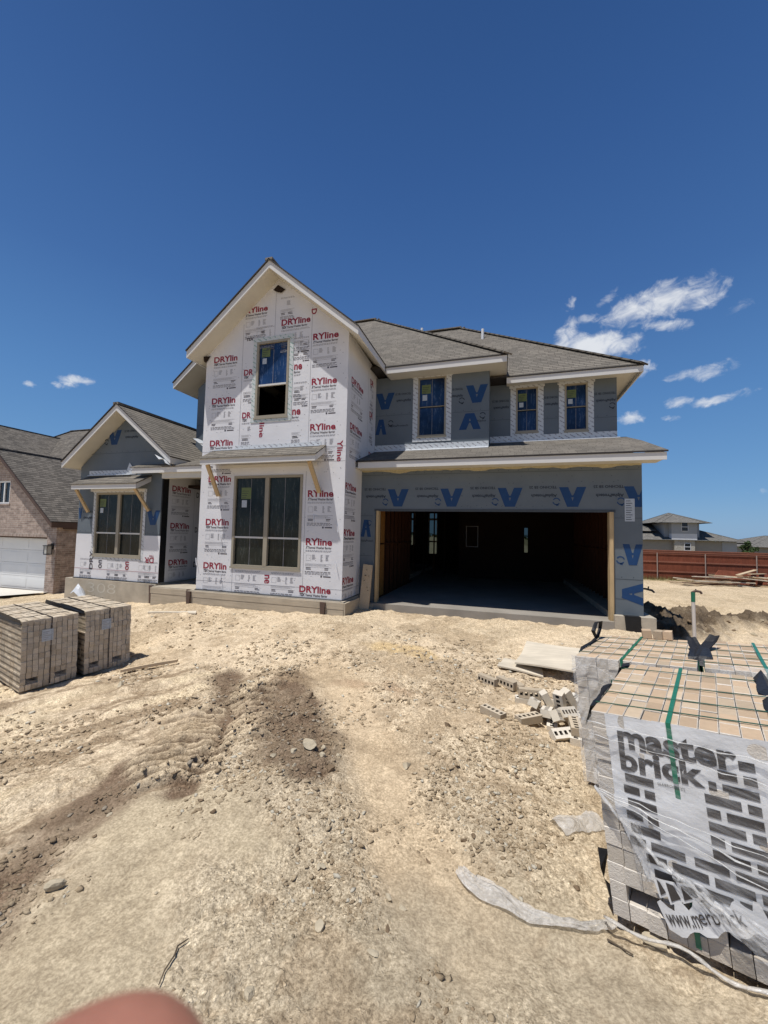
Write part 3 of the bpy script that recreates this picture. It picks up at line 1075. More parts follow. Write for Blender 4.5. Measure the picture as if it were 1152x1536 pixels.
small_print(w, fy, -4.92, 6.98, .36, 93)
small_print(w, fy, -5.55, 6.36, .5, 94)
small_print(w, fy, -4.55, 5.98, .42, 95)
small_print(w, fy, -4.5, 4.95, .36, 96)
letter(w, fy, 'TSX', (-5.82, 6.03), (.2, 0), (.016, .075), .003, 2, .05)
letter(w, fy, 'D', (-4.12, 6.56), (0, -.13), (.13, 0), .003, 1, .03)
small_print(w, fy, -5.85, .70, .7, 91)
small_print(w, fy, -4.9, .70, .6, 92)
for (x, za, zb) in ((-5.93, .17, .7), (-4.12, .17, 2.9), (-4.10, 3.5, 6.6), (-5.05, 6.0, 7.2), (-5.9, 3.55, 6.45)):
    w.rect(fy, x, za, x + .007, zb, .0022, 4)
for (x0, x1, z) in ((-6.93, -3.2, .375), (-6.0, -3.2, 3.10), (-6.93, -3.2, 3.42)):
    w.rect(fy, x0, z, x1, z + .006, .0024, 4)
rnd = random.Random(5)
for k in range(260):                              # staples
    x, z = rnd.uniform(-6.85, -3.25), rnd.uniform(.25, 5.7)
    if not (-6.0 < x < -4.15 and .7 < z < 2.9) and not (-5.55 < x < -4.6 and 4.1 < z < 6):
        w.rect(fy, x, z, x + .018, z + .008, .0026, 3)
for (x, z) in ((-6.3, 1.5), (-3.9, 1.95), (-3.35, 1.75), (-3.35, .95), (-6.25, .6), (-6.95, .9)):     # loose tabs of wrap
    w.bar((x, -1.03, z), (x + .05, -1.06, z - .17), .02, .004, 0)
w.build('front_wall', WRAP, house)

fs = plane_x(-3.197)
w = MB()
w.wall([(-.865, .165), (4.3, .165), (4.3, 5.7), (.95, 5.7), (.5, 5.85), (-.865, 5.93)], [], fs, .14, 0, 5)
w.wall([(-1.013, .165), (-.866, .165), (-.866, 5.93), (-1.013, 5.93)], [], fs, .0025, 0)
for i, (s, a, b, c, d) in enumerate([('DRYline', -.80, 4.87, -.06, 5.02), ('DRYline', -.82, 3.84, -.08, 3.99), ('RYline', -.98, 2.50, -.36, 2.65),
                                     ('RYline', -1.0, 1.50, -.38, 1.65), ('RYline', -1.0, .48, -.38, .63), ('DR', .42, 4.47, .68, 4.62), ('DR', .42, 3.45, .68, 3.6), ('DR', .42, 5.3, .68, 5.45)]):
    headline(w, fs, s, a, b, c, d, 40 + i)
w.rect(fs, .30, .17, .307, 5.6, .0025, 4)
w.rect(fs, -1.0, .36, -.02, .366, .0025, 4)
w.build('side_wall', WRAP, house)

# inside of the shell: side, back and inner walls, floors and ceiling
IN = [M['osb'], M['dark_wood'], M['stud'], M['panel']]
w = MB()
w.wall([(-1.006, .165), (10.19, .165), (10.19, 5.75), (-1.006, 5.75)], [], plane_x(-6.933, 1), .1, 3, 1)
w.build('left_wall', IN, house)
w = MB()
w.wall([(0.004, .13), (10.19, .13), (10.19, 5.4), (1.644, 5.4), (1.644, 3.95), (.004, 3.1)], [], plane_x(2.560), .1, 3, 1)
w.build('right_wall', IN, house)
w = MB()
w.wall([(-11.4, -.1), (2.45, -.1), (2.45, 5.4), (-11.4, 5.4)], [(-4.36, 1.05, -4.10, 2.6), (-3.46, .65, -3.00, 2.6), (.93, .85, 1.09, 1.97)],
       lambda u, v, d: (u, 10.2 - d, v), .1, 3, 1)
w.build('back_wall', IN, house)
w = MB()
w.box(-11.3, 2.45, .15, 10.1, 2.72, 2.8, 1)
w.box(-6.8, -3.35, -.87, .15, 3.2, 3.3, 1)
w.build('ceiling', IN, house)
w = MB()
k = 0
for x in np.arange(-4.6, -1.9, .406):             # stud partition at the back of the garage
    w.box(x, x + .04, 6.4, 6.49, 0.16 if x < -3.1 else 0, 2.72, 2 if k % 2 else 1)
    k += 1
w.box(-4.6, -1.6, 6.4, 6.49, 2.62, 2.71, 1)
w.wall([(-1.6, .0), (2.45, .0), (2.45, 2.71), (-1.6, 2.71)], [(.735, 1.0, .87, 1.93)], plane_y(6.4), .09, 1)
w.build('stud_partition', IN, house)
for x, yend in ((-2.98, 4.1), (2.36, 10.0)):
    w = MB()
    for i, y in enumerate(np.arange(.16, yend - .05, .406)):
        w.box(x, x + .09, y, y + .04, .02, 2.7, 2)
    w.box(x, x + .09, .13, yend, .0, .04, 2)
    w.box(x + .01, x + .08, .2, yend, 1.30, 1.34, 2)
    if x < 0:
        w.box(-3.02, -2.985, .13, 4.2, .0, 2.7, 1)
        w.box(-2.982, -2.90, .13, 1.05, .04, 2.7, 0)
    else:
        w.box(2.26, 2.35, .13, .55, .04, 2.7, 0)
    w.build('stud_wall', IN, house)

# ---- grey panel walls


def swirl(mb, fn, cx, cz, r, mi, s=1):
    n = 20
    for a0, a1 in ((0.2, 2.6), (3.3, 5.7)):
        prev = None
        for i in range(n + 1):
            t = a0 + (a1 - a0) * i / n
            cur = [(cx + math.cos(t) * q, cz + math.sin(t) * q) for q in (r, r * .72)]
            if prev:
                mb.face([fn(*prev[0], -.003), fn(*cur[0], -.003), fn(*cur[1], -.003), fn(*prev[1], -.003)], mi)
            prev = cur
    mb.rect(fn, cx - r * .1, cz - r * 1.2, cx + r * .5, cz - r * .8, .003, mi)


A_OUT = [(0, 0), (.30, 1), (.70, 1), (1, 0), (.66, 0), (.53, .42), (.47, .42), (.34, 0)]


def logo(mb, fn, x, z, wd, ht, rot, mi=1, clip=None):
    """the big slanted initial: rot 0 upright, 2 upside-down, 1 lying on its side"""
    def put(px, pz):
        if rot == 0:
            q = (x + px * wd, z + pz * ht)
        elif rot == 2:
            q = (x + wd - px * wd, z + ht - pz * ht)
        else:
            q = (x + wd - pz * wd, z + px * ht)
        return q
    loops = [A_OUT, [(.455, .52), (.545, .52), (.5, .70)]]
    tr = tessellate_polygon([[Vector((*p, 0)) for p in l] for l in loops])
    flat = [put(*p) for l in loops for p in l]
    for t in tr:
        pts = [flat[i] for i in t]
        if clip:
            cut, lim = [], clip[1]
            for a, b in zip(pts, pts[1:] + pts[:1]):
                if a[0] <= lim:
                    cut.append(a)
                if (a[0] <= lim) != (b[0] <= lim):
                    k = (lim - a[0]) / (b[0] - a[0])
                    cut.append((lim, a[1] + k * (b[1] - a[1])))
            pts = cut
        if len(pts) > 2:
            mb.face([fn(*p, -.003) for p in pts], mi)


def panel_text(mb, fn, x1, z1, w_, rot=2):
    """two lines of dark print; rot 2: printed upside-down, reading from the right end"""
    if rot == 2:
        letter(mb, fn, 'TECHNO SB 25', (x1, z1), (-w_, 0), (0, -.055), .003, 2, .022)
        letter(mb, fn, 'AlphaProtech', (x1, z1 - .15), (-w_ * .92, 0), (0, -.085), .003, 2, .028)
    else:
        letter(mb, fn, 'AlphaProtech', (x1 - w_, z1 - .06), (w_ * .92, 0), (0, .085), .003, 2, .028)
        letter(mb, fn, 'TECHNO SB 25', (x1 - w_, z1 - .15), (w_, 0), (0, .055), .003, 2, .022)


PAN = [M['panel'], M['blue'], M['panel_ink'], M['seam'], M['sticker_w'], M['dark_wood']]


def seams(mb, fn, lines, nails=()):
    for x0, x1, z in lines:
        mb.rect(fn, x0, z, x1, z + .008, .0022, 3)
        for x in np.arange(x0 + .1, x1 - .05, .2):
            mb.rect(fn, x, z + .035, x + .014, z + .049, .0024, 2)


fg = plane_y(0.0)
w = MB()
w.wall([(-3.2, .0), (-2.83, .0), (-2.83, 2.1), (2.03, 2.1), (2.03, .125), (2.557, .125), (2.557, 3.15), (-3.2, 3.15)], [], fg, .125, 0, 5)
for x in (-2.55, -1.33, -.11, 1.09):
    logo(w, fg, x, 2.2, .50, .40, 2)
    swirl(w, fg, x - .05, 2.31, .075, 1)
    panel_text(w, fg, x - .04, 2.63, .53)
logo(w, fg, 2.25, 2.2, .50, .40, 2, clip=(2.25, 2.555))
swirl(w, fg, 2.2, 2.31, .075, 1)
panel_text(w, fg, 2.25, 2.63, .53)
logo(w, fg, -3.19, 1.49, .26, .40, 0)
swirl(w, fg, -2.98, 1.82, .06, 1)
logo(w, fg, 2.22, 1.08, .335, .40, 2, clip=(2.22, 2.555))
swirl(w, fg, 2.18, 1.17, .075, 1)
logo(w, fg, 2.2, .32, .352, .42, 1)
letter(w, fg, 'AlphaProtech', (-3.18, 1.36), (.30, 0), (0, .07), .003, 2, .01)
seams(w, fg, [(-3.2, -2.9, 1.98), (-3.2, -2.9, 1.05), (2.09, 2.557, 1.98), (2.09, 2.557, .80), (2.09, 2.557, .42), (-3.2, 2.557, 2.93)])
w.face([fg(2.26, 1.92, -.004), fg(2.43, 1.92, -.004), fg(2.43, 2.36, -.004), fg(2.26, 2.36, -.004)], 4)
for r in range(9):
    w.rect(fg, 2.28, 1.95 + r * .045, 2.28 + random.uniform(.08, .13), 1.962 + r * .045, .006, 2)
for k in range(70):
    x, z = random.uniform(-3.1, 2.5), random.choice((2.2, 2.45, 2.7, 2.83, 3.0)) + random.uniform(-.02, .02)
    w.rect(fg, x, z, x + .012, z + .012, .0024, 2)
w.build('garage_wall', PAN, house)
w = MB()
w.box(-2.80, -2.745, -.045, .11, -.02, 2.099, 0)
w.build('door_jamb', M['lumber'], house)
w = MB()
w.box(1.985, 2.05, -.05, .11, -.02, 2.099, 0)
w.box(2.052, 2.068, -.02, -.003, .14, 2.1, 0)
w.build('door_jamb', M['lumber'], house)
w = MB()
w.box(-2.86, 2.10, -.012, -.003, 2.09, 2.145, 0)
w.build('door_header', M['seam'], house)

fu = plane_y(0.9)
w = MB()
w.wall([(-3.2, 3.55), (-.33, 3.55), (-.33, 5.62), (-3.2, 5.62)], [(-2.07, 4.02, -1.36, 5.53)], fu, .12, 0, 5)
w.wall([(.904, 3.55), (1.636, 3.55), (1.636, 5.62), (.904, 5.62)], [], plane_x(-.327), .1, 0, 5)
logo(w, fu, -.88, 4.79, .52, .44, 2)
swirl(w, fu, -.98, 4.87, .075, 2)
logo(w, fu, -1.04, 4.14, .52, .40, 0)
swirl(w, fu, -.48, 4.47, .075, 2)
logo(w, fu, -3.19, 4.79, .50, .43, 2)
logo(w, fu, -3.19, 4.13, .30, .40, 0)
swirl(w, fu, -2.78, 4.42, .075, 2)
panel_text(w, fu, -2.25 + .0, 5.19, .42)
letter(w, fu, 'AlphaProtech', (-2.84, 4.30), (.52, 0), (0, .07), .003, 2, .01)
panel_text(w, fu, -.95, 5.19, .32)
letter(w, fu, 'Alpha', (-.62, 4.30), (.22, 0), (0, .07), .003, 2, .01)
seams(w, fu, [(-3.2, -2.2, 4.62), (-1.24, -.33, 4.58)])
w.build('upper_wall', PAN, house)

fr_ = plane_y(1.64)
w = MB()
w.wall([(-.33, 3.8), (2.557, 3.8), (2.557, 5.45), (-.33, 5.45)], [(.30, 4.19, .82, 5.33), (1.43, 4.16, 1.94, 5.33)], fr_, .12, 0, 5)
for x1, w_ in ((.14, .42), (1.28, .32), (2.54, .46)):
    panel_text(w, fr_, x1, 5.06, w_)
swirl(w, fr_, 2.46, 4.73, .07, 2)
seams(w, fr_, [(-.33, .16, 4.54), (.93, 1.31, 4.5), (2.04, 2.557, 4.45)])
w.build('upper_wall', PAN, house)

w = MB()                                            # setback wall left of the tall gable
fb2 = plane_y(0.55)
w.wall([(-8.62, 2.9), (-6.93, 2.9), (-6.93, 7.0), (-8.62, 5.72)], [], fb2, .1, 0, 5)
w.wall([(.554, 2.9), (10.19, 2.9), (10.19, 5.6), (.554, 5.6)], [], plane_x(-8.623, 1), .1, 0, 5)
logo(w, fb2, -8.35, 4.9, .5, .42, 2)
seams(w, fb2, [(-8.62, -6.93, 4.6)])
w.build('upper_wall', PAN, house)

# ---- left bay
fbay = plane_y(-.68)
BAY = PAN + [M['wrap'], M['red'], M['ink']]
w = MB()
BW = (-10.74, .80, -9.05, 2.52)
w.wall([(-11.40, .17), (-8.43, .17), (-8.43, 3.5), (-9.70, 4.62), (-11.40, 3.25)], [BW], fbay, .12, 0, 5)
logo(w, fbay, -10.46, 3.84, .50, .40, 2)
swirl(w, fbay, -10.50, 3.93, .075, 2)
panel_text(w, fbay, -9.36, 4.22, .50)
logo(w, fbay, -8.92, 1.66, .44, .38, 2)
logo(w, fbay, -11.39, 1.80, .14, .3, 2)
panel_text(w, fbay, -10.80, 2.02, .42)
seams(w, fbay, [(-11.2, -8.6, 3.60), (-11.39, -10.8, 1.42), (-8.98, -8.44, 1.42)])
w.build('bay_wall', BAY, house)
w = MB()                                            # white wrap folded round the foot of the bay
w.wall([(-11.405, .175), (-8.425, .175), (-8.425, 1.38), (-9.0, 1.38), (-9.0, .77), (-10.79, .77), (-10.79, 1.38), (-11.405, 1.38)], [], plane_y(-.688), .006, 0)
f2 = plane_y(-.69)
letter(w, f2, 'DRY', (-10.72, .42), (0, .50), (-.13, 0), .003, 2, .022)
letter(w, f2, 'no', (-10.38, .68), (0, -.22), (-.13, 0), .003, 2, .02)
letter(w, f2, 'no', (-9.42, .68), (0, -.22), (-.13, 0), .003, 1, .02)
letter(w, f2, 'DR', (-8.60, .82), (-.30, 0), (0, -.14), .003, 1, .022)
letter(w, f2, 'TSX', (-8.60, .88), (-.16, 0), (0, -.05), .003, 1, .02)
w.rect(f2, -11.40, .43, -8.43, .438, .003, 1)
for i, x in enumerate((-11.2, -10.2, -9.9, -9.1, -8.9)):
    small_print(w, f2, x, .74 + (i % 2) * .25 if x < -11 or x > -9 else .74, .45, 200 + i)
w.rect(f2, -10.8, .18, -10.794, .78, .003, 4)
w.build('wrap_skirt', WRAP, house)
fp = plane_x(-8.427)
w = MB()
w.wall([(-.676, .17), (1.896, .17), (1.896, 3.3), (-.676, 3.3)], [], fp, .1, 0, 5)
for i, (b, c) in enumerate([(2.58, 2.73), (1.58, 1.73), (.60, .75)]):
    headline(w, fp, 'DRYlin', -.39, b, .25, c, 70 + i)
    letter(w, fp, 'D', (.47, b - .1), (.10, 0), (0, .15), .003, 2, .02)
w.rect(fp, .40, .18, .406, 3.0, .0025, 4)
w.build('porch_side_wall', WRAP, house)
w = MB()
w.box(-8.46, -8.420, -.685, -.50, .18, 2.98, 0)
w.build('corner_strip', M['black'], house)
w = MB()
w.wall([(-8.43, .15), (-6.93, .15), (-6.93, 3.3), (-8.43, 3.3)], [], plane_y(1.9), .1, 0, 5)
w.wall([(-.676, .17), (10.19, .17), (10.19, 3.2), (-.676, 3.2)], [], plane_x(-11.403, 1), .1, 3, 5)
w.build('porch_back_wall', WRAP, house)

# ---- foundation
w = MB()
w.box(-3.12, 2.04, -.13, 10.2, -.75, 0.0, 1)
w.box(2.04, 2.72, -.14, 10.2, -.75, .125, 0)
w.box(-3.13, -2.80, -.15, -.131, -.75, -.02, 0)
w.box(-7.02, -3.121, -1.10, 10.2, -.75, .15, 0)
w.box(-8.42, -7.021, -.86, 10.2, -.75, .12, 0)
w.box(-11.62, -8.421, -.76, 10.2, -.95, .155, 0)
fnd = w.build('foundation', [M['concrete'], M['slab']], house)
w = MB()
w.box(-8.42, -7.05, -.905, -.862, -.04, .10, 0)
w.box(-8.40, -7.06, -.90, -.862, -.55, -.045, 0)
w.build('form_board', M['form'], house)
w = MB()
w.box(-7.05, -3.09, -1.145, -1.102, 0.0, .135, 0)
w.box(-7.04, -3.09, -1.14, -1.102, -.145, -.006, 0)
w.box(-7.04, -3.09, -1.145, -1.102, -.55, -.15, 0)
w.build('form_board', M['form'], house)
w = MB()
w.box(-3.10, -3.06, -1.14, -.18, -.5, .13, 0)
w.build('form_board', M['form'], house)
for x, y in ((-8.52, -.79), (-7.2, -.93), (-3.55, -1.17), (-6.98, -1.17)):
    w = MB()
    w.hexa([(x - .02, y - .02, -.5), (x + .02, y - .02, -.5), (x + .02, y + .02, -.5), (x - .02, y + .02, -.5),
            (x - .06, y - .02, .13), (x + .06, y - .02, .13), (x + .06, y + .02, .13), (x - .06, y + .02, .13)], 0)
    w.build('form_stake', M['brown_trim'], house)
w = MB()
letter(w, plane_y(-.76), '308', (-10.75, -.18), (1.0, 0), (0, .25), .003, 0, -.015)
w.build('chalk_number', M['chalk'], house)
w = MB()                                            # black damp-proof sheet hanging over the curb
pts = [(2.20, .127), (2.47, .127), (2.47, .0), (2.52, -.28), (2.24, -.30), (2.22, -.1)]
w.wall(pts, [], plane_y(-.148), .004, 0)
w.box(2.20, 2.47, -.15, -.02, .1255, .130, 0)
w.build('black_membrane', M['black'], house)
w = MB()
w.hexa([(-6.93, -1.07, .14), (-3.2, -1.07, .14), (-3.2, -1.015, .14), (-6.93, -1.015, .14), (-6.93, -1.03, .175), (-3.2, -1.03, .175), (-3.2, -1.015, .175), (-6.93, -1.015, .175)], 0)
w.box(-11.4, -8.42, -.72, -.695, .15, .178, 0)
w.build('sill_flashing', M['black'], house)

# ---- roofs
def gable_roof(xr, zr, hl, hr, slope, y0, y1, th=.17, parent=house, shingle='shingle', names=('roof', 'rake_trim'), trim='trim', over=.03):
    """zr: underside of the trim at the ridge; hl/hr: half spans; th: plumb depth of the white trim"""
    zl, zr_ = zr - slope * hl, zr - slope * hr
    w = MB()
    for y_a, y_b, m_ in ((y0, y0 + .03, 0), (y0 + .031, y1, 1)):
        t_ = th if m_ == 0 else th - .012
        u_ = 0 if m_ == 0 else .012
        w.hexa([(xr - hl, y_a, zl + u_), (xr, y_a, zr + u_), (xr, y_b, zr + u_), (xr - hl, y_b, zl + u_), (xr - hl, y_a, zl + t_), (xr, y_a, zr + t_), (xr, y_b, zr + t_), (xr - hl, y_b, zl + t_)], m_)
        w.hexa([(xr, y_a, zr + u_), (xr + hr, y_a, zr_ + u_), (xr + hr, y_b, zr_ + u_), (xr, y_b, zr + u_), (xr, y_a, zr + t_), (xr + hr, y_a, zr_ + t_), (xr + hr, y_b, zr_ + t_), (xr, y_b, zr + t_)], m_)
    for xa, sg, zz in ((xr - hl, -1, zl), (xr + hr, 1, zr_)):          # eave board at each foot
        w.box(min(xa, xa + sg * .02), max(xa, xa + sg * .02), y0, y1, zz - .005, zz + th - .004, 0)
    tr = w.build(names[1], [M[trim], M['soffit']], parent)
    w = MB()
    e = over
    o = .028
    b0 = th + .003
    for sg, hh, zz in ((-1, hl, zl), (1, hr, zr_)):
        xa, za = xr + sg * (hh + e), zz - slope * e
        p = [(xa, y0 - e, za + b0), (xr, y0 - e, zr + b0), (xr, y1, zr + b0), (xa, y1, za + b0)]
        q = [(a, b, c + o) for a, b, c in p]
        if sg > 0:
            p, q = [p[1], p[0], p[3], p[2]], [q[1], q[0], q[3], q[2]]
        w.face(q, 0)
        w.face(p[::-1], 1)
        for i in range(4):
            j = (i + 1) % 4
            w.face([p[i], p[j], q[j], q[i]], 1)
    w.box(xr - .09, xr + .09, y0 - e, y1, zr + b0 + o - .05, zr + b0 + o + .012, 0)
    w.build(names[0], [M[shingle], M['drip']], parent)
    return tr


gable_roof(-4.98, 7.40, 2.14, 2.14, .84, -1.43, 4.2)            # the tall white gable
gable_roof(-6.80, 7.55, 2.30, 2.30, .84, 0.12, 4.0)             # lower gable set back behind it
gable_roof(-9.70, 4.64, 1.86, 1.86, .784, -1.08, 6.0)           # the left bay


def hip(x0, x1, y0, y1, z, rise, th=.03, parent=house, mat='shingle', name='roof', thf=.15, xl_hip=True):
    run = (y1 - y0) / 2
    ym = (y0 + y1) / 2
    zt = z + rise * run
    a, b, c, d = (x0, y0, z), (x1, y0, z), (x1, y1, z), (x0, y1, z)
    r, l = (x1 - run, ym, zt), (x0 + run if xl_hip else x0, ym, zt)
    if l[0] > r[0]:
        l = r = ((x0 + x1) / 2, ym, zt)
    w = MB()
    dn = lambda p: (p[0], p[1], p[2] - th)
    w.face([a, b, r, l], 0)
    w.face([b, c, r], 0)
    w.face([c, d, l, r], 0)
    w.face([d, a, l], 0)
    for p, q in ((a, b), (b, c), (c, d), (d, a)):
        w.face([dn(p), dn(q), q, p], 1)
    w.face([dn(d), dn(c), dn(b), dn(a)], 1)
    for p, q in ((b, r), (c, r), (a, l), (d, l), (l, r)):               # ridge caps
        if (Vector(p) - Vector(q)).length > .1:
            w.bar(Vector(p) + Vector((0, 0, .0)), Vector(q), .26, .035, 0)
    return w.build(name, [M[mat], M['drip']], parent)


hip(-6.3, .09, .43, 10.0, 5.72, .855, xl_hip=False)
hip(-6.3, 3.0, 1.18, 10.2, 5.49, .842, xl_hip=False)
w = MB()                                                       # boxed eaves: fascia and soffit
w.box(-2.80, .07, .45, .475, 5.54, 5.688, 0)
w.box(.045, .07, .476, 1.6, 5.54, 5.688, 0)
w.box(-2.80, .045, .476, .90, 5.552, 5.57, 1)
w.box(-.33, .045, .901, 1.64, 5.552, 5.57, 1)
w.build('fascia', [M['trim'], M['soffit']], house)
w = MB()
w.box(.071, 2.98, 1.20, 1.225, 5.315, 5.458, 0)
w.box(2.955, 2.98, 1.226, 10.1, 5.315, 5.458, 0)
w.box(.071, 2.955, 1.226, 1.64, 5.40, 5.415, 1)
w.box(2.558, 2.955, 1.641, 10.1, 5.40, 5.415, 1)
w.build('fascia', [M['trim'], M['soffit']], house)
# pent roof over the garage
PS = .362
zp = lambda y: 3.20 + PS * (y + .47)
w = MB()
w.face([(-3.17, -.47, zp(-.47)), (2.84, -.47, zp(-.47)), (2.84, .90, zp(.9)), (-3.17, .90, zp(.9))], 0)
w.face([(-.33, .901, zp(.901)), (2.84, .901, zp(.901)), (2.74, 1.64, zp(1.64)), (-.33, 1.64, zp(1.64))], 0)
w.face([(-3.17, -.47, zp(-.47) - .03), (2.84, -.47, zp(-.47) - .03), (2.84, -.47, zp(-.47)), (-3.17, -.47, zp(-.47))], 1)
w.face([(2.84, -.47, zp(-.47) - .03), (2.84, .9, zp(.9) - .03), (2.84, .9, zp(.9)), (2.84, -.47, zp(-.47))], 1)
w.face([(2.84, .9, zp(.9) - .03), (2.74, 1.64, zp(1.64) - .03), (2.74, 1.64, zp(1.64)), (2.84, .9, zp(.9))], 1)
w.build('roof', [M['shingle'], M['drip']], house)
w = MB()
w.box(-3.13, 2.82, -.45, -.425, 3.03, 3.168, 0)
w.hexa([(2.795, -.424, 3.03), (2.82, -.424, 3.03), (2.72, 1.64, 3.03 + PS * 2.06), (2.695, 1.64, 3.03 + PS * 2.06),
        (2.795, -.424, 3.165), (2.82, -.424, 3.165), (2.72, 1.64, 3.165 + PS * 2.06), (2.695, 1.64, 3.165 + PS * 2.06)], 0)
w.box(-3.19, 2.794, -.424, -.003, 3.045, 3.06, 1)
w.hexa([(2.56, 0, 3.06), (2.694, 0, 3.06), (2.694, 1.64, 3.7), (2.56, 1.64, 3.7), (2.56, 0, 3.075), (2.694, 0, 3.075), (2.694, 1.64, 3.715), (2.56, 1.64, 3.715)], 1)
w.build('fascia', [M['trim'], M['soffit']], house)
w = MB()
rnd = random.Random(12)
xs = np.linspace(-3.18, 2.55, 70)
dr = [.025 + .05 * max(0, fb) + rnd.uniform(0, .02) for fb in (math.sin(x * 2.1) * math.sin(x * 5.3 + 1) for x in xs)]
for i in range(69):
    a, b = xs[i], xs[i + 1]
    w.face([(a, -.004, 3.046 - dr[i]), (b, -.004, 3.046 - dr[i + 1]), (b, -.035, 3.044), (a, -.035, 3.044)], 0)
w.build('foam_seal', M['foam'], house)
w = MB()
w.raw([(-5.12, -1.03, 7.16), (-4.98, -1.06, 7.24), (-4.80, -1.03, 7.12), (-4.90, -1.04, 7.05), (-5.0, -1.04, 7.08)], [(0, 4, 1), (4, 3, 1), (3, 2, 1)], 0)
w.build('roof_gap', M['dark_wood'], house)
w = MB()
w.raw([(-6.93, -1.03, 5.62), (-6.80, -1.03, 5.78), (-6.93, -1.12, 5.74), (-6.98, -1.05, 5.66)], [(0, 1, 2), (0, 2, 3)], 0)
w.build('roof_gap', M['dark_wood'], house)
# flashing strips where the upper walls meet the pent roof
w = MB()
w.hexa([(-3.19, .80, zp(.80) + .004), (-.34, .80, zp(.8) + .004), (-.34, .889, zp(.89) + .004), (-3.19, .889, zp(.89) + .004),
        (-3.19, .80, zp(.80) + .014), (-.34, .80, zp(.8) + .014), (-.34, .889, zp(.89) + .016), (-3.19, .889, zp(.89) + .016)], 0)
w.box(-3.19, -.335, .886, .896, zp(.9) + .005, zp(.9) + .15, 1)
w.box(-.329, 2.557, 1.626, 1.636, zp(1.64) + .005, zp(1.64) + .15, 1)
w.hexa([(-.325, 1.54, zp(1.54) + .004), (2.6, 1.54, zp(1.54) + .004), (2.6, 1.625, zp(1.625) + .004), (-.325, 1.625, zp(1.625) + .004),
        (-.325, 1.54, zp(1.54) + .014), (2.6, 1.54, zp(1.54) + .014), (2.6, 1.625, zp(1.625) + .016), (-.325, 1.625, zp(1.625) + .016)], 0)
w.build('wall_flashing', [M['silver'], M['tape']], house)
w = MB()
w.box(-6.0, -3.78, -1.018, -1.012, 3.44, 3.54, 1)
w.box(-6.55, -3.80, -1.075, -1.02, 3.435, 3.452, 0)
w.build('wall_flashing', [M['silver'], M['tape']], house)
w = MB()
w.box(-11.05, -9.35, -.70, -.692, 3.0, 3.13, 1)
w.box(-11.05, -9.5, -.75, -.701, 2.985, 3.0, 0)
w.hexa([(-9.75, -.699, 3.02), (-9.35, -.699, 3.08), (-9.35, -.693, 3.08), (-9.75, -.693, 3.02), (-9.7, -.699, 3.06), (-9.6, -.699, 3.32), (-9.6, -.693, 3.32), (-9.7, -.693, 3.06)], 0)
w.build('wall_flashing', [M['silver'], M['tape']], house)
for x, y, z, s in ((-7.42, -.45, 3.80, 1.1), (-7.18, -.55, 3.62, .8), (-8.1, -1.05, 3.3, .8)):      # crumpled step flashing where the bay roof meets the wall
    w = MB()
    rnd = random.Random(int(x * 100))
    P0 = [[(x + (i - 1) * .16 * s + rnd.uniform(-.03, .03), y + (j - 1) * .16 * s, z - (i - 1) * .10 * s + rnd.uniform(-.05, .07)) for i in range(4)] for j in range(4)]
    for j in range(3):
        for i in range(3):
            w.face([P0[j][i], P0[j][i + 1], P0[j + 1][i + 1], P0[j + 1][i]], 0)
    w.build('step_flashing', M['silver'], house)
# porch roof
w = MB()
zq = lambda y: 3.15 + .36 * (y + .97)
w.hexa([(-9.25, -.97, zq(-.97) - .03), (-6.935, -.97, zq(-.97) - .03), (-6.935, 2.2, zq(2.2) - .03), (-9.25, 2.2, zq(2.2) - .03),
        (-9.25, -.97, zq(-.97)), (-6.935, -.97, zq(-.97)), (-6.935, 2.2, zq(2.2)), (-9.25, 2.2, zq(2.2))], 0)
w.build('roof', [M['shingle'], M['drip']], house)
w = MB()
w.box(-9.20, -6.94, -.95, -.925, 2.98, 3.118, 0)
w.box(-8.42, -6.94, -.924, 1.9, 2.99, 3.0, 1)
w.box(-8.25, -6.94, -.90, -.79, 2.84, 2.985, 1)
w.build('fascia', [M['trim'], M['soffit']], house)
# vents on the roof
for x, y, z0_, h_ in ((-.67, 4.2, 8.0, .36), (-2.83, 4.8, 8.9, .10)):
    w = MB()
    w.tube([(x, y, z0_ - .2), (x, y, z0_ + h_)], .045, 10, 0)
    w.build('roof_vent', M['vent'], house)


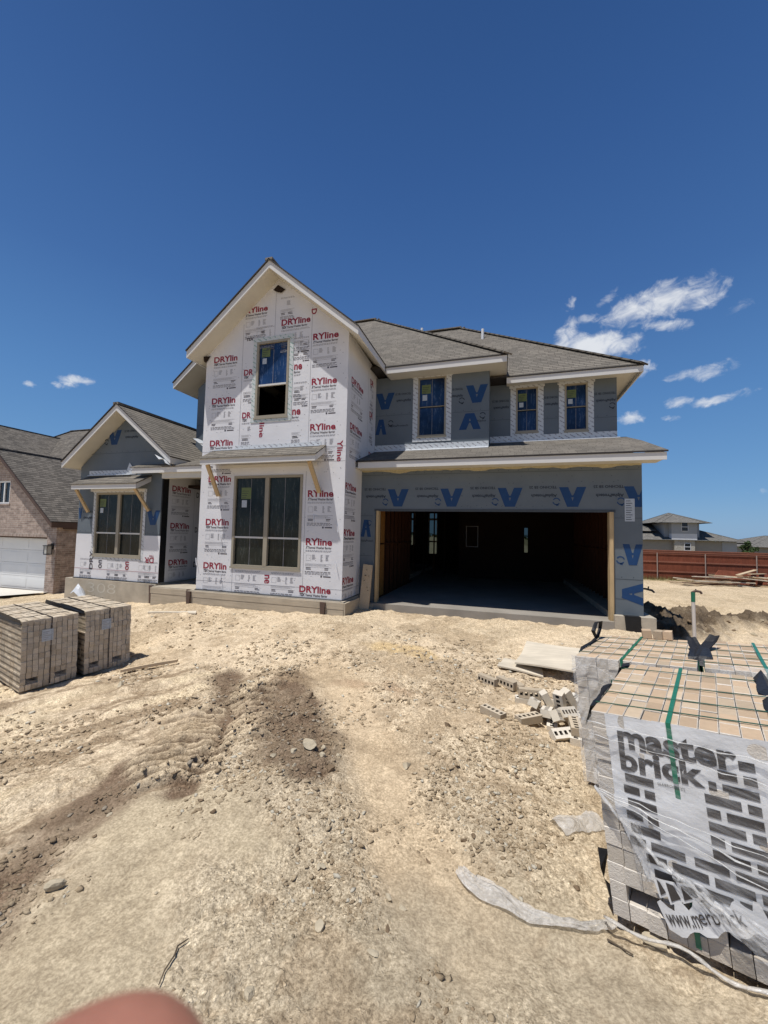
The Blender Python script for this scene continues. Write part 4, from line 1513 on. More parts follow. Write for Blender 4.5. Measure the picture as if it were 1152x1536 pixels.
def awning(x0, x1, yw, yf, zb, zt, brace):
    w = MB()
    w.box(x0, x1, yf, yf + .025, zb, zb + .13, 0)
    for a, b in ((x0, x0 + .025), (x1 - .025, x1)):
        w.hexa([(a, yf + .026, zb), (b, yf + .026, zb), (b, yw - .004, zt - .16), (a, yw - .004, zt - .16), (a, yf + .026, zb + .13), (b, yf + .026, zb + .13), (b, yw - .004, zt - .03), (a, yw - .004, zt - .03)], 0)
    w.hexa([(x0 + .026, yf + .026, zb + .04), (x1 - .026, yf + .026, zb + .04), (x1 - .026, yw - .004, zt - .10), (x0 + .026, yw - .004, zt - .10),
            (x0 + .026, yf + .026, zb + .055), (x1 - .026, yf + .026, zb + .055), (x1 - .026, yw - .004, zt - .085), (x0 + .026, yw - .004, zt - .085)], 1)
    w.box(x0 + .16, x1 - .16, yw - .03, yw - .012, zb - .02, zb + .045, 0)
    aw = w.build('awning_trim', [M['trim'], M['soffit']], house)
    w = MB()
    e = .025
    w.hexa([(x0 - e, yf - e, zb + .118), (x1 + e, yf - e, zb + .118), (x1 + e, yw - .006, zt - .015), (x0 - e, yw - .006, zt - .015),
            (x0 - e, yf - e, zb + .145), (x1 + e, yf - e, zb + .145), (x1 + e, yw - .006, zt + .012), (x0 - e, yw - .006, zt + .012)], 0)
    w.build('awning_roof', [M['shingle'], M['drip']], house)
    for bx0, bx1, za in brace:
        w = MB()
        w.bar((bx0, yf + .10, zb + .01), (bx1, yw - .055, za), .045, .09, 0, (1, 0, 0))
        w.build('awning_brace', M['lumber'], house)


awning(-6.56, -3.68, -1.01, -1.47, 3.04, 3.45, [(-6.44, -6.36, 2.36), (-3.86, -3.76, 2.42)])
awning(-11.10, -8.83, -.68, -1.12, 2.57, 2.96, [(-11.05, -10.95, 1.98), (-8.98, -8.80, 2.02)])


def window(x0, z0, x1, z1, y, cols=1, rail=None, fw=.055, pane='pane', openlow=False, sticker=None, tape=None, muntin=True, rh=.02):
    """frame (the part) with its sash rails, panes, sticker and tape as sub-parts"""
    f = MB()
    yo, yi = y - .018, y + .07
    f.box(x0, x0 + fw, yo, yi, z0, z1)
    f.box(x1 - fw, x1, yo, yi, z0, z1)
    f.box(x0 + fw, x1 - fw, yo, yi, z0, z0 + fw)
    f.box(x0 + fw, x1 - fw, yo, yi, z1 - fw, z1)
    f.box(x0 - .02, x1 + .02, yo - .012, yo - .001, z0 - .03, z0 + .012)
    xs = [x0 + fw + (x1 - x0 - 2 * fw) * i / cols for i in range(cols + 1)]
    for x in xs[1:-1]:
        f.box(x - .05, x + .05, yo - .003, yi, z0 + fw, z1 - fw)
    fo = f.build('window', M['frame'], house)
    zr = rail if rail else (z0 + z1) / 2
    for i in range(cols):
        a = xs[i] + (.05 if i > 0 else 0)
        b = xs[i + 1] - (.05 if i < cols - 1 else 0)
        s = MB()
        s.box(a, b, y + .005, y + .05, zr - rh, zr + rh)
        s.build('meeting_rail', M['trim' if rh > .01 else 'frame'], fo)
        for lo, hi, yy in ((zr + .02, z1 - fw, y + .025), (z0 + fw, zr - .02, y + .045)):
            if openlow and lo < zr:
                continue
            p = MB()
            p.face([(a, yy, lo), (b, yy, lo), (b, yy, hi), (a, yy, hi)], 0)
            if muntin:
                xm = (a + b) / 2
                p.box(xm - .004, xm + .004, yy - .004, yy - .001, lo, hi, 1)
            p.build('pane', [M[pane], M['grey_ink']], fo)
    if sticker:
        q = MB()
        sx, sz, sw, sh = sticker
        q.face([(sx, y + .018, sz), (sx + sw, y + .018, sz), (sx + sw, y + .018, sz + sh), (sx, y + .018, sz + sh)], 0)
        q.face([(sx + .02, y + .018, sz - sh * .75), (sx + sw * .6, y + .018, sz - sh * .75), (sx + sw * .6, y + .018, sz - .03), (sx + .02, y + .018, sz - .03)], 1)
        for r in range(4):
            q.face([(sx + .02, y + .016, sz + .02 + r * sh / 5), (sx + sw * (.5 + .1 * r), y + .016, sz + .02 + r * sh / 5), (sx + sw * (.5 + .1 * r), y + .016, sz + .03 + r * sh / 5), (sx + .02, y + .016, sz + .03 + r * sh / 5)], 2)
        q.build('sticker', [M['sticker'], M['sticker_w'], M['panel_ink']], fo)
    if tape:
        t = MB()
        tw, mt, jag = tape
        rnd = random.Random(int(x0 * 77))
        yt = y - .009
        t.box(x0 - tw, x0 - .001, yt, y - .003, z0 - tw * .6, z1 + tw * .9, 0)
        t.box(x1 + .001, x1 + tw, yt, y - .003, z0 - tw * .6, z1 + tw * .9, 0)
        t.box(x0 - tw - jag, x1 + tw + jag, yt - .006, yt - .001, z1 + .001, z1 + tw, 0)
        t.box(x0 - tw, x1 + tw, yt - .004, yt - .001, z0 - tw, z0 - .032, 0)
        t.build('flashing_tape', M[mt], fo)
    return fo


window(-5.97, .74, -4.19, 2.83, -1.01, 2, 1.42, sticker=(-5.78, 2.30, .26, .26), pane='pane')
window(-5.5, 4.16, -4.64, 5.96, -1.01, 1, 4.93, openlow=True, sticker=(-5.38, 5.60, .22, .22), pane='pane_blue', tape=(.10, 'tape_green', .0))
window(-10.74, .80, -9.05, 2.52, -.68, 2, 1.42, sticker=(-10.62, 2.13, .22, .22), tape=(.09, 'tape', .02))
window(-2.07, 4.02, -1.36, 5.53, .9, 1, 4.78, fw=.04, rh=.007, pane='pane_blue', sticker=(-1.98, 5.12, .23, .23), tape=(.13, 'tape', .03))
window(.30, 4.19, .82, 5.33, 1.64, 1, 4.76, fw=.04, rh=.007, pane='pane_blue', sticker=(.36, 4.99, .20, .20), tape=(.13, 'tape', .03))
window(1.43, 4.16, 1.94, 5.33, 1.64, 1, 4.76, fw=.04, rh=.007, pane='pane_blue', sticker=(1.49, 4.99, .20, .20), tape=(.13, 'tape', .03))
for i, (x0, z0, x1, z1) in enumerate([(-4.36, 1.05, -4.10, 2.6), (-3.46, .65, -3.00, 2.6)]):
    f = MB()
    f.box(x0, x0 + .05, 10.1, 10.2, z0, z1)
    f.box(x1 - .05, x1, 10.1, 10.2, z0, z1)
    f.box(x0, x1, 10.12, 10.19, z0 + .55, z0 + .62)
    f.box(x0, x1, 10.12, 10.19, z1 - .34, z1 - .24)
    fo = f.build('window', M['frame'], house)
    f = MB()
    f.face([(x0, 10.13, z0), (x1, 10.13, z0), (x1, 10.13, z1), (x0, 10.13, z1)])
    f.build('pane', M['dim_glass'], fo)
f = MB()
f.face([(.93, 10.13, .85), (1.09, 10.13, .85), (1.09, 10.13, 1.97), (.93, 10.13, 1.97)])
f.build('window', M['dim_glass'], house)
# pale frame standing in for the lit outline of a back window
w = MB()
for a, b, c, d in ((-1.33, 1.14, -1.30, 1.93), (-.91, 1.14, -.88, 1.93), (-1.30, 1.14, -.91, 1.17), (-1.30, 1.90, -.91, 1.93)):
    w.box(a, c, 6.36, 6.39, b, d, 0)
w.build('inner_frame', M['siding'], house)

# ------------------------------------------------------------------ things by the house
w = MB()
zb = h1(-2.93, -.33) - .02
w.hexa([(-3.06, -.36, zb), (-2.84, -.33, zb), (-2.84, -.29, zb), (-3.06, -.32, zb), (-3.04, -.17, zb + .99), (-2.83, -.15, zb + .97), (-2.83, -.11, zb + .97), (-3.04, -.13, zb + .99)], 0)
for k in range(7):
    x, t = random.uniform(-3.0, -2.88), random.uniform(.1, .9)
    w.box(x, x + .012, -.365 + t * .19 - .012, -.352 + t * .19, zb + t, zb + t + .012, 1)
top(w, 'leaning_board', [M['lumber_pale'], M['dark_wood']], 'short pale wide board leaning against the wall at the left side of the garage opening', 'board', (-2.95, -.3, zb))

w = MB()
px, py = 3.46, .25
pz = h1(px, py) - .05
w.tube([(px, py, pz), (px - .015, py, pz + .98)], .030, 12, 0)
w.tube([(px - .012, py, pz + 1.04), (px - .013, py, pz + .86)], .033, 12, 1)
w.tube([(px - .015, py, pz + .96), (px - .015, py, pz + 1.05)], .026, 12, 2)
w.tube([(px - .015, py, pz + 1.04), (px + .03, py - .005, pz + 1.065), (px + .10, py - .01, pz + 1.055), (px + .12, py - .01, pz + 1.02)], [.022, .024, .022, .020], 10, 2)
w.tube([(px + .03, py, pz + 1.06), (px + .03, py, pz + 1.10)], .012, 8, 2)
top(w, 'standpipe', [M['pvc'], M['strap'], M['brown_trim']], 'upright pale pipe with green band and brown tap, right of the house', 'pipe', (px, py, pz))

w = MB()
hx, hy = 2.56, .3
w.tube([(2.55, .25, .62), (2.66, .22, .62), (2.76, .2, .60), (2.80, .19, .56)], [.016, .018, .022, .016], 8, 0)
w.tube([(2.70, .215, .62), (2.71, .21, .67)], .012, 8, 0)
w.build('wall_tap', M['black'], house)

# white plastic scrap on the bay footing
w = MB()
rnd = random.Random(3)
bx, by = -10.55, -.98
N_ = 9
z0 = h1(bx, by)
P0 = []
for j in range(N_):
    t = j / (N_ - 1)
    row = []
    for i in range(5):
        s = i / 4 - .5
        row.append((bx - .35 + t * .75 + rnd.uniform(-.02, .02), by + s * .25 * (1 - .3 * t), z0 + .02 + .42 * math.exp(-((t - .15) / .22) ** 2) * (1 - abs(s)) + rnd.uniform(0, .04)))
    P0.append(row)
for j in range(N_ - 1):
    for i in range(4):
        w.face([P0[j][i], P0[j][i + 1], P0[j + 1][i + 1], P0[j + 1][i]], 0)
top(w, 'plastic_scrap', M['silver'], 'crumpled white plastic scrap lying at the foot of the left bay', 'plastic scrap', (bx, by, z0), smooth=True)


def flat_board(name, pts, th, mat, label, cat, lift=(0, 0, 0, 0), group=None, curl=0.0):
    """board lying on the dirt; pts: its four ground corners, lift: how far each corner is held off the ground"""
    n, m_ = 12, 8
    w = MB()
    c = [Vector((p[0], p[1], h1(*p) + l + th * .3)) for p, l in zip(pts, lift)]

    def at(u, v, k):
        p = c[0].lerp(c[1], u).lerp(c[3].lerp(c[2], u), v)
        return p + Vector((0, 0, k * th + curl * ((u - .5) ** 2 * 4 - .5) + .006 * math.sin(u * 9 + v * 4)))
    g = [[[at(i / n, j / m_, k) for i in range(n + 1)] for j in range(m_ + 1)] for k in (0, 1)]
    for j in range(m_):
        for i in range(n):
            w.face([g[1][j][i], g[1][j][i + 1], g[1][j + 1][i + 1], g[1][j + 1][i]], 0)
            w.face([g[0][j][i], g[0][j + 1][i], g[0][j + 1][i + 1], g[0][j][i + 1]], 0)
    for i in range(n):
        w.face([g[0][0][i], g[0][0][i + 1], g[1][0][i + 1], g[1][0][i]], 0)
        w.face([g[0][m_][i + 1], g[0][m_][i], g[1][m_][i], g[1][m_][i + 1]], 0)
    for j in range(m_):
        w.face([g[0][j + 1][0], g[0][j][0], g[1][j][0], g[1][j + 1][0]], 0)
        w.face([g[0][j][n], g[0][j + 1][n], g[1][j + 1][n], g[1][j][n]], 0)
    q = sum((Vector(x) for x in c), Vector()) / 4
    return top(w, name, M[mat], label, cat, (q.x, q.y, min(x.z for x in c)), group)


flat_board('plywood_sheet', [(.16, -3.03), (.37, -1.97), (1.18, -2.13), (.84, -3.30)], .02, 'lumber_grey', 'big weathered sheet of plywood propped off the dirt behind the brick packs', 'plywood', (.07, .05, .05, .12), curl=.03)
flat_board('plywood_sheet', [(-.06, -3.15), (.03, -2.70), (.52, -2.75), (.50, -3.16)], .018, 'lumber_grey', 'smaller grey plywood piece lying half under the big propped sheet', 'plywood', (.01, .01, .005, .005))
flat_board('plank', [(-4.95, -4.45), (-5.0, -4.36), (-4.50, -3.92), (-4.44, -4.0)], .035, 'lumber_pale', 'narrow pale plank lying on the dirt right of the two brick packs', 'plank', (.02, .02, .03, .03))
flat_board('plank', [(-7.3, -1.95), (-7.35, -1.88), (-6.2, -1.75), (-6.15, -1.82)], .03, 'lumber_grey', 'thin grey plank lying in the dirt in front of the porch footing', 'plank', (.0, .0, .01, .01))

# ------------------------------------------------------------------ brick packs
def pack_root(name, label, A, deg, h):
    """A: the upper front-left corner; the pack stands square on the sloping dirt"""
    a, b, c = (math.radians(t) for t in deg)
    R_ = Matrix.Rotation(a, 3, 'Z') @ Matrix.Rotation(b, 3, 'X') @ Matrix.Rotation(c, 3, 'Y')
    base = Vector(A) - R_ @ Vector((0, 0, h))
    o = bpy.data.objects.new(name, None)
    COL.objects.link(o)
    o.matrix_world = Matrix.Translation(base) @ R_.to_4x4()
    ORG[o.name] = (0, 0, 0)
    return tag(o, label, 'brick pack', 'strapped packs of bricks')


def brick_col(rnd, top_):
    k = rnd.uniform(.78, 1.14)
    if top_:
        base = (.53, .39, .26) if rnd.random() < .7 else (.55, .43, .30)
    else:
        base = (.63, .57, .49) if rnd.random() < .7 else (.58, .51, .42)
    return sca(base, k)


def brick_stack(root, nc, nr, nk, cw, cd, ch, seed, slots=(), top_tone=True, gap=.0026, cored=False, chamfer=.003, lift=1.0, tint=(1, 1, 1)):
    rnd = random.Random(seed)
    w = MB()
    for k in range(nk):
        offx = rnd.uniform(-.004, .004)
        for j in range(nr):
            for i in range(nc):
                if k == 1 and i in slots:
                    continue
                if 0 < i < nc - 1 and 0 < j < nr - 1 and k < nk - 1 and not (k in (0, 2) and i in slots):
                    if not (k == 1 and (i - 1 in slots or i + 1 in slots)):
                        continue
                x0 = i * cw + offx + rnd.uniform(0, gap * .6)
                x1 = (i + 1) * cw + offx - rnd.uniform(gap * .3, gap)
                y0 = j * cd + rnd.uniform(-.003, .004) + (rnd.uniform(-.004, .003) if j == 0 else 0)
                y1 = (j + 1) * cd - rnd.uniform(gap * .4, gap)
                z0, z1 = k * ch, (k + 1) * ch - rnd.uniform(.001, .003) + (rnd.uniform(-.004, .003) if k == nk - 1 else 0)
                c = chamfer
                side, tp = (tuple(q * lift * e for q, e in zip(brick_col(rnd, f_), tint)) for f_ in (False, top_tone and k == nk - 1))  # top course shows pinkish tan brick faces, the sides raw grey ends
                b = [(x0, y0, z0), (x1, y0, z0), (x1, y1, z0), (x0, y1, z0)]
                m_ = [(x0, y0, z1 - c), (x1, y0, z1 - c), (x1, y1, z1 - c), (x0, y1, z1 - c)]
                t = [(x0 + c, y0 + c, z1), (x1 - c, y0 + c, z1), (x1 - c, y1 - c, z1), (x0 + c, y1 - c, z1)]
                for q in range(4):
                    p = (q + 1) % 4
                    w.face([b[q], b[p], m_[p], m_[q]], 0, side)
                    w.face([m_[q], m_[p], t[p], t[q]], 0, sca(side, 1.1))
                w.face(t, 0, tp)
                w.face(b[::-1], 0, side)
                if cored and i == 0:
                    for r in range(4):
                        ya = y0 + (r + .28) * (y1 - y0) / 4
                        zc = (z0 + z1) / 2
                        w.box(x0 - .0015, x0 + .01, ya, ya + (y1 - y0) * .11, zc - .012, zc + .012, 1)
    return w.build('brick_stack', [M['brick'], M['brick_hole']], root, local=True)


def strap(root, pts, wd, mat='strap', up_=(0, 0, 1), th=.003):
    """flat band along pts, its width along local x (or y when pts run in x)"""
    w = MB()
    pts = [Vector(p) for p in pts]
    for p, q in zip(pts, pts[1:]):
        d = (q - p).normalized()
        side = Vector((1, 0, 0)) if abs(d.x) < .5 else Vector((0, 1, 0))
        if abs(d.x) > .5 and abs(d.z) < .5 and abs(p.y) < .02 and up_ == 'front':
            side = Vector((0, 0, 1))
        nrm = d.cross(side).normalized()
        a, b = side * wd / 2, nrm * th / 2
        e = d * th / 2
        w.hexa([p - e - a - b, p - e + a - b, q + e + a - b, q + e - a - b, p - e - a + b, p - e + a + b, q + e + a + b, q + e - a + b], 0)
    return w.build('strap', M[mat], root, local=True)


def protector(root, pts, wd, seed):
    """folded black plastic edge guard: a band through pts with a ragged width"""
    rnd = random.Random(seed)
    w = MB()
    rows = []
    for p, sdir, k in pts:
        p, sdir = Vector(p), Vector(sdir).normalized()
        rows.append([p + sdir * wd * k * (t - .5) + Vector((rnd.uniform(-.006, .006), rnd.uniform(-.006, .006), rnd.uniform(-.004, .008))) for t in (0, .33, .66, 1)])
    for a, b in zip(rows, rows[1:]):
        for i in range(3):
            w.face([a[i], a[i + 1], b[i + 1], b[i]], 0)
            off = Vector((0.002, .002, -.004))
            w.face([b[i] + off, b[i + 1] + off, a[i + 1] + off, a[i] + off], 0)
    return w.build('edge_guard', M['black_plastic'], root, local=True)


NH = .867
near = pack_root('brick_pack', 'nearest brick pack, fronted by a torn white sheet printed with black letters and brick marks', (.41, -6.41, .76), (-22.82, -1.38, -6.11), NH)
NW, ND = .672, 1.024
brick_stack(near, 10, 8, 12, NW / 10, ND / 8, NH / 12, 11, slots=(1, 2, 6, 7, 8))
strap(near, [(.303, -.0025, .02), (.303, -.0025, NH - .235)], .018)
strap(near, [(.303, -.012, NH - .235), (.303, -.011, NH + .003), (.303, ND + .004, NH + .003), (.303, ND + .004, .05)], .018)
for y_, e_ in ((.115, .06), (.315, .05), (.545, .06), (.865, .045)):
    strap(near, [(-.004, y_, .62), (-.004, y_, NH + .004), (NW + .004, y_ + e_, NH + .004), (NW + .004, y_ + e_, .6)], .007, 'strap_thin')
protector(near, [((-.035, .10, NH - .07), (0, 1, .3), 1.0), ((-.012, .14, NH + .004), (0, 1, 0), 1.25), ((.010, .22, NH + .008), (0, 1, .1), 1.0), ((-.008, .40, NH + .004), (.2, 1, 0), .9), ((-.02, .55, NH - .03), (0, 1, -.3), .8)], .16, 1)
protector(near, [((-.02, .80, NH - .04), (0, 1, 0), 1.0), ((-.006, .90, NH + .006), (0, 1, 0), 1.0), ((.03, .97, NH + .008), (0, 1, 0), .8)], .16, 2)
protector(near, [((NW - .03, .40, NH + .008), (0, 1, 0), 1.0), ((NW + .004, .42, NH + .012), (0, 1, .1), 1.2), ((NW + .03, .40, NH - .06), (0, 1, .2), 1.1)], .22, 3)
protector(near, [((NW - .035, .80, NH + .008), (0, 1, 0), 1.0), ((NW + .004, .84, NH + .014), (0, 1, .1), 1.3), ((NW + .03, .86, NH - .06), (0, 1, .2), 1.2)], .3, 4)


def wavy(u, v):
    """small billows of the printed sheet in front of the bricks"""
    return .006 + .0016 * math.sin(u * 31 + v * 17) + .0012 * math.sin(u * 13 - v * 44 + 1.3)


fsheet = lambda u, v, d: (u, -wavy(u, v) + d, v + NH)


def inside(p, poly):
    x, y = p
    r = False
    for i in range(len(poly)):
        (a, b), (c, d) = poly[i], poly[i - 1]
        if (b > y) != (d > y) and x < (c - a) * (y - b) / (d - b) + a:
            r = not r
    return r


SHEET = [(.058, -.004), (.062, -.15), (.064, -.30), (.057, -.41), (.09, -.50), (.128, -.59), (.150, -.655), (.185, -.66), (.215, -.655), (.285, -.605), (.36, -.655), (.46, -.70), (.55, -.735), (.668, -.775), (.668, .0), (.5, -.004), (.3, .001), (.18, -.006)]
w = MB()
st = .0045
rnd = random.Random(9)
for iu in range(int(.68 / st)):
    for iv in range(int(.80 / st)):
        u, v = iu * st, -iv * st
        if inside((u + st / 2, v - st / 2), SHEET):
            w.face([fsheet(u, v - st, 0), fsheet(u + st, v - st, 0), fsheet(u + st, v, 0), fsheet(u, v, 0)], 0)
letter(w, fsheet, 'master', (.103, -.143), (.41, .004), (0, .093), .0022, 1, .035)
letter(w, fsheet, 'brick', (.102, -.240), (.30, .012), (0, .098), .0022, 1, .035)
letter(w, fsheet, 'SEABROOK KS', (.236, -.262), (.095, .002), (0, .011), .0022, 1, .0)


def ink(x0, x1, z0, z1):
    n = max(2, int((x1 - x0) / .012))
    for i in range(n):
        a, b = x0 + (x1 - x0) * i / n, x0 + (x1 - x0) * (i + 1) / n
        if inside(((a + b) / 2, (z0 + z1) / 2), SHEET):
            w.face([fsheet(a, z0, -.002), fsheet(b, z0, -.002), fsheet(b, z1, -.002), fsheet(a, z1, -.002)], 1)


BH = .033
for r in range(12):                                 # printed brick pattern, left and right of the blank tag
    zt_ = -.092 - r * .0515
    odd = r % 2
    for a in np.arange(-.5 + (.068 if odd else .0), .8, .1365):
        x0, x1 = a, a + .118
        lo = {0: .515, 1: .447, 2: .412}.get(r, .394)
        if r < 3:
            segs = [(max(x0, lo), min(x1, .563))]
        elif r < 8:
            segs = [(max(x0, .104), min(x1, .221)), (max(x0, lo), min(x1, .563))]
        elif r < 9:
            segs = [(max(x0, .104), min(x1, .30)), (max(x0, .33), min(x1, .62))]
        else:
            segs = [(max(x0, .16), min(x1, .655))]
        for p, q in segs:
            if q - p > .012:
                ink(p, q, zt_ - BH, zt_)
ob = w.build('printed_sheet', [M['sheet'], M['sheet_ink'], M['red']], near, local=True)
# torn lower strip with the web address, swung out of line
w = MB()
ang = .37
ca, sa = math.cos(ang), math.sin(ang)


def fstrip(u, v, d):
    x, z = .222 + u * ca - v * sa, -.800 + u * sa + v * ca
    return (x, -.020 - .012 * math.sin(u * 14 + 1) - .02 * max(0, u) + d, z + NH)


N1 = 20
edge_t = [.085 + .018 * math.sin(i * 1.7) + random.uniform(-.008, .008) for i in range(N1 + 1)]
edge_b = [-.012 + .012 * math.sin(i * 1.1 + 2) + random.uniform(-.004, .004) for i in range(N1 + 1)]
for i in range(N1):
    a, b = -.01 + i * .018, -.01 + (i + 1) * .018
    for k in range(4):
        z0, z1 = (lambda i_: edge_b[i_] + (edge_t[i_] - edge_b[i_]) * k / 4), (lambda i_: edge_b[i_] + (edge_t[i_] - edge_b[i_]) * (k + 1) / 4)
        w.face([fstrip(a, z0(i), 0), fstrip(b, z0(i + 1), 0), fstrip(b, z1(i + 1), 0), fstrip(a, z1(i), 0)], 0)
letter(w, fstrip, 'www.m', (.002, .012), (.118, .0), (0, .040), .003, 1, .0)
letter(w, fstrip, 'erbrick', (.121, .022), (.150, -.004), (0, .052), .003, 1, .0)
for (a, b, c, d) in ((.05, .095, .09, .15), (.10, .10, .155, .14), (.02, .115, .045, .16)):
    w.face([fstrip(a, b, -.002), fstrip(c, b + .01, -.002), fstrip(c - .005, d, -.002), fstrip(a + .012, d + .01, -.002)], 1)
    w.face([fstrip(a - .01, b - .012, 0), fstrip(c + .012, b, 0), fstrip(c + .005, d + .01, 0), fstrip(a, d + .02, 0)], 0)
w.build('torn_strip', [M['sheet'], M['sheet_ink']], near, local=True)


def film_patch(root, poly_fn, nu, nv, mat, amp, seed, name='shrink_wrap', thick=True):
    """crumpled film over the parameter square; poly_fn(s, t) gives the point and outward normal"""
    rnd = random.Random(seed)
    ph = [(rnd.uniform(5, 30), rnd.uniform(5, 45), rnd.uniform(0, 6), rnd.uniform(.3, 1)) for _ in range(9)]
    w = MB()
    vs = []
    for j in range(nv + 1):
        for i in range(nu + 1):
            s, t = i / nu, j / nv
            p, nrm = poly_fn(s, t)
            k = sum(a * abs(math.sin(f * s + g * t + q)) for f, g, q, a in ph) / 5
            vs.append(Vector(p) + Vector(nrm) * amp * k)
    fs = [(j * (nu + 1) + i, j * (nu + 1) + i + 1, (j + 1) * (nu + 1) + i + 1, (j + 1) * (nu + 1) + i) for j in range(nv) for i in range(nu)]
    w.raw(vs, fs, 0)
    return w.build(name, M[mat], root, smooth=True, local=True)


TEAR = [(-.012, -.33), (.056, -.41), (.142, -.50), (.204, -.56), (.293, -.595), (.355, -.64), (.45, -.68), (.522, -.735), (.672, -.80)]


def tear_z(x):
    for (a, b), (c, d) in zip(TEAR, TEAR[1:]):
        if x <= c:
            return b + (d - b) * (x - a) / (c - a)
    return TEAR[-1][1]


film_patch(near, lambda s, t: ((-.012 + s * .684, -.016, NH - .012 + t * (tear_z(-.012 + s * .684) + .012)), (0, -1, 0)), 90, 90, 'film', .016, 21)
# the torn hem and the taut ropes of film that fan out from the left corner
w = MB()
for z0, z1, r_ in ((-.045, -.075, .004), (-.10, -.16, .003), (-.34, -.50, .005), (-.345, -.57, .004), (-.335, -.43, .003)):
    pts = [(-.014 + .69 * i / 16, -.026 - .006 * math.sin(i * 1.3), NH + z0 + (z1 - z0) * i / 16 + .004 * math.sin(i * 2.1)) for i in range(17)]
    w.tube(pts, [r_ * (1 + .4 * math.sin(i * 1.9)) for i in range(17)], 6, 0, flat=.5)
pts = [(x, -.030 - .008 * math.sin(i * 2.3), NH + z) for i, (x, z) in enumerate(TEAR)]
fine = []
for a, b in zip(pts, pts[1:]):
    for k in range(5):
        fine.append(Vector(a).lerp(Vector(b), k / 5) + Vector((0, random.uniform(-.005, .003), random.uniform(-.006, .006))))
w.tube(fine, [.008 + .006 * abs(math.sin(i * .7)) for i in range(len(fine))], 7, 0, flat=.55)
w.build('film_hem', M['film_thick'], near, smooth=True, local=True)
film_patch(near, lambda s, t: ((.10 + s * .06 + t * .03, -.02 - .03 * s, NH - .44 - t * .22 + s * .03), (0, -1, .2)), 14, 24, 'film_thick', .03, 23)
film_patch(near, lambda s, t: ((.25 + s * .42, -.028 - .01 * math.sin(3 * s), NH - .575 - s * .20 + (.5 - t) * (.05 + .12 * s)), (0, -1, 0)), 40, 16, 'film_thick', .022, 24)
# loose roll of film along the foot of the pack
w = MB()
pts = [(-.03 + .74 * i / 22, -.045 - .02 * math.sin(i * .6), .004 + .006 * math.sin(i * .9)) for i in range(23)]
w.tube(pts, [.006 + .004 * abs(math.sin(i * 1.1)) for i in range(23)], 8, 0, flat=.7)
w.build('film_roll', M['film_scrap'], near, smooth=True, local=True)
w = MB()
w.raw([(-.02, .02, .10), (-.05, .06, .13), (-.055, .12, .05), (-.03, .15, .01), (-.02, .06, .0), (-.06, .09, .20), (-.02, .12, .19)], [(0, 1, 2, 4), (2, 3, 4), (1, 5, 6, 2)], 0)
w.build('edge_guard', M['black_plastic'], near, local=True)

# ---- the packs behind it
BA, BDEG = (.52, -5.28, .700), (-22.4, -2.46, -5.95)
rear = pack_root('brick_pack', 'brick pack behind the nearest one, its left end veiled in hanging crumpled plastic film', BA, BDEG, .86)
CW2 = .0722
brick_stack(rear, 10, 9, 12, CW2, .122, .86 / 12, 12, slots=(1, 2, 6, 7))
H2, D2 = .86, 1.098
strap(rear, [(.305, -.006, .02), (.305, -.006, H2 + .003), (.315, D2 + .004, H2 + .003), (.315, D2 + .004, .1)], .018)
for y_ in (.17, .42, .66, .92):
    strap(rear, [(-.004, y_, .6), (-.004, y_, H2 + .004), (.726, y_ + .02, H2 + .004), (.726, y_ + .02, .6)], .007, 'strap_thin')
film_patch(rear, lambda s, t: ((-.012 - .035 * s * t + s * .30, -.016, H2 + .01 - t * (.86 - .0 * s)), (0, -1, 0)), 36, 70, 'film_thick', .022, 31)
film_patch(rear, lambda s, t: ((-.010, s * .9, H2 - .02 - t * (.80 - .15 * s)), (-1, 0, 0)), 50, 60, 'film', .025, 32)
w = MB()
for k, (y_, z_, r_) in enumerate(((.0, -.10, .004), (.0, -.2, .003))):
    pts = [(-.02 + .3 * i / 10, -.03, H2 + z_ + .05 * math.sin(i * .4)) for i in range(11)]
    w.tube(pts, r_, 6, 0)
w.build('film_hem', M['film_thick'], rear, smooth=True, local=True)
protector(rear, [((-.015, .10, H2 - .06), (0, 1, 0), .3), ((-.004, .30, H2 + .012), (1, .2, 0), .35), ((.0, .62, H2 + .012), (1, .2, 0), .35), ((.01, .80, H2 + .02), (1, .2, 0), .3), ((.02, .90, H2 + .09), (1, 0, .2), .3), ((.03, .86, H2 + .15), (1, 0, .2), .35), ((.01, .76, H2 + .15), (1, 0, 0), .35), ((-.005, .73, H2 + .08), (1, 0, 0), .35), ((.0, .76, H2 + .02), (1, 0, 0), .3)], .09, 5)
protector(rear, [((.715, .26, H2 - .03), (1, 0, 0), .7), ((.720, .30, H2 + .012), (1, 0, 0), 1.0), ((.715, .55, H2 + .02), (1, .2, 0), .6), ((.705, .62, H2 + .045), (1, .2, 0), .7), ((.69, .70, H2 + .085), (1, .3, 0), .55)], .11, 6)
protector(rear, [((.745, .24, H2 - .03), (1, 0, 0), .7), ((.755, .30, H2 + .015), (1, 0, 0), 1.0), ((.765, .60, H2 + .03), (1, -.2, 0), .6), ((.80, .72, H2 + .06), (1, -.2, 0), .7), ((.83, .78, H2 + .10), (1, 0, 0), .55)], .11, 7)

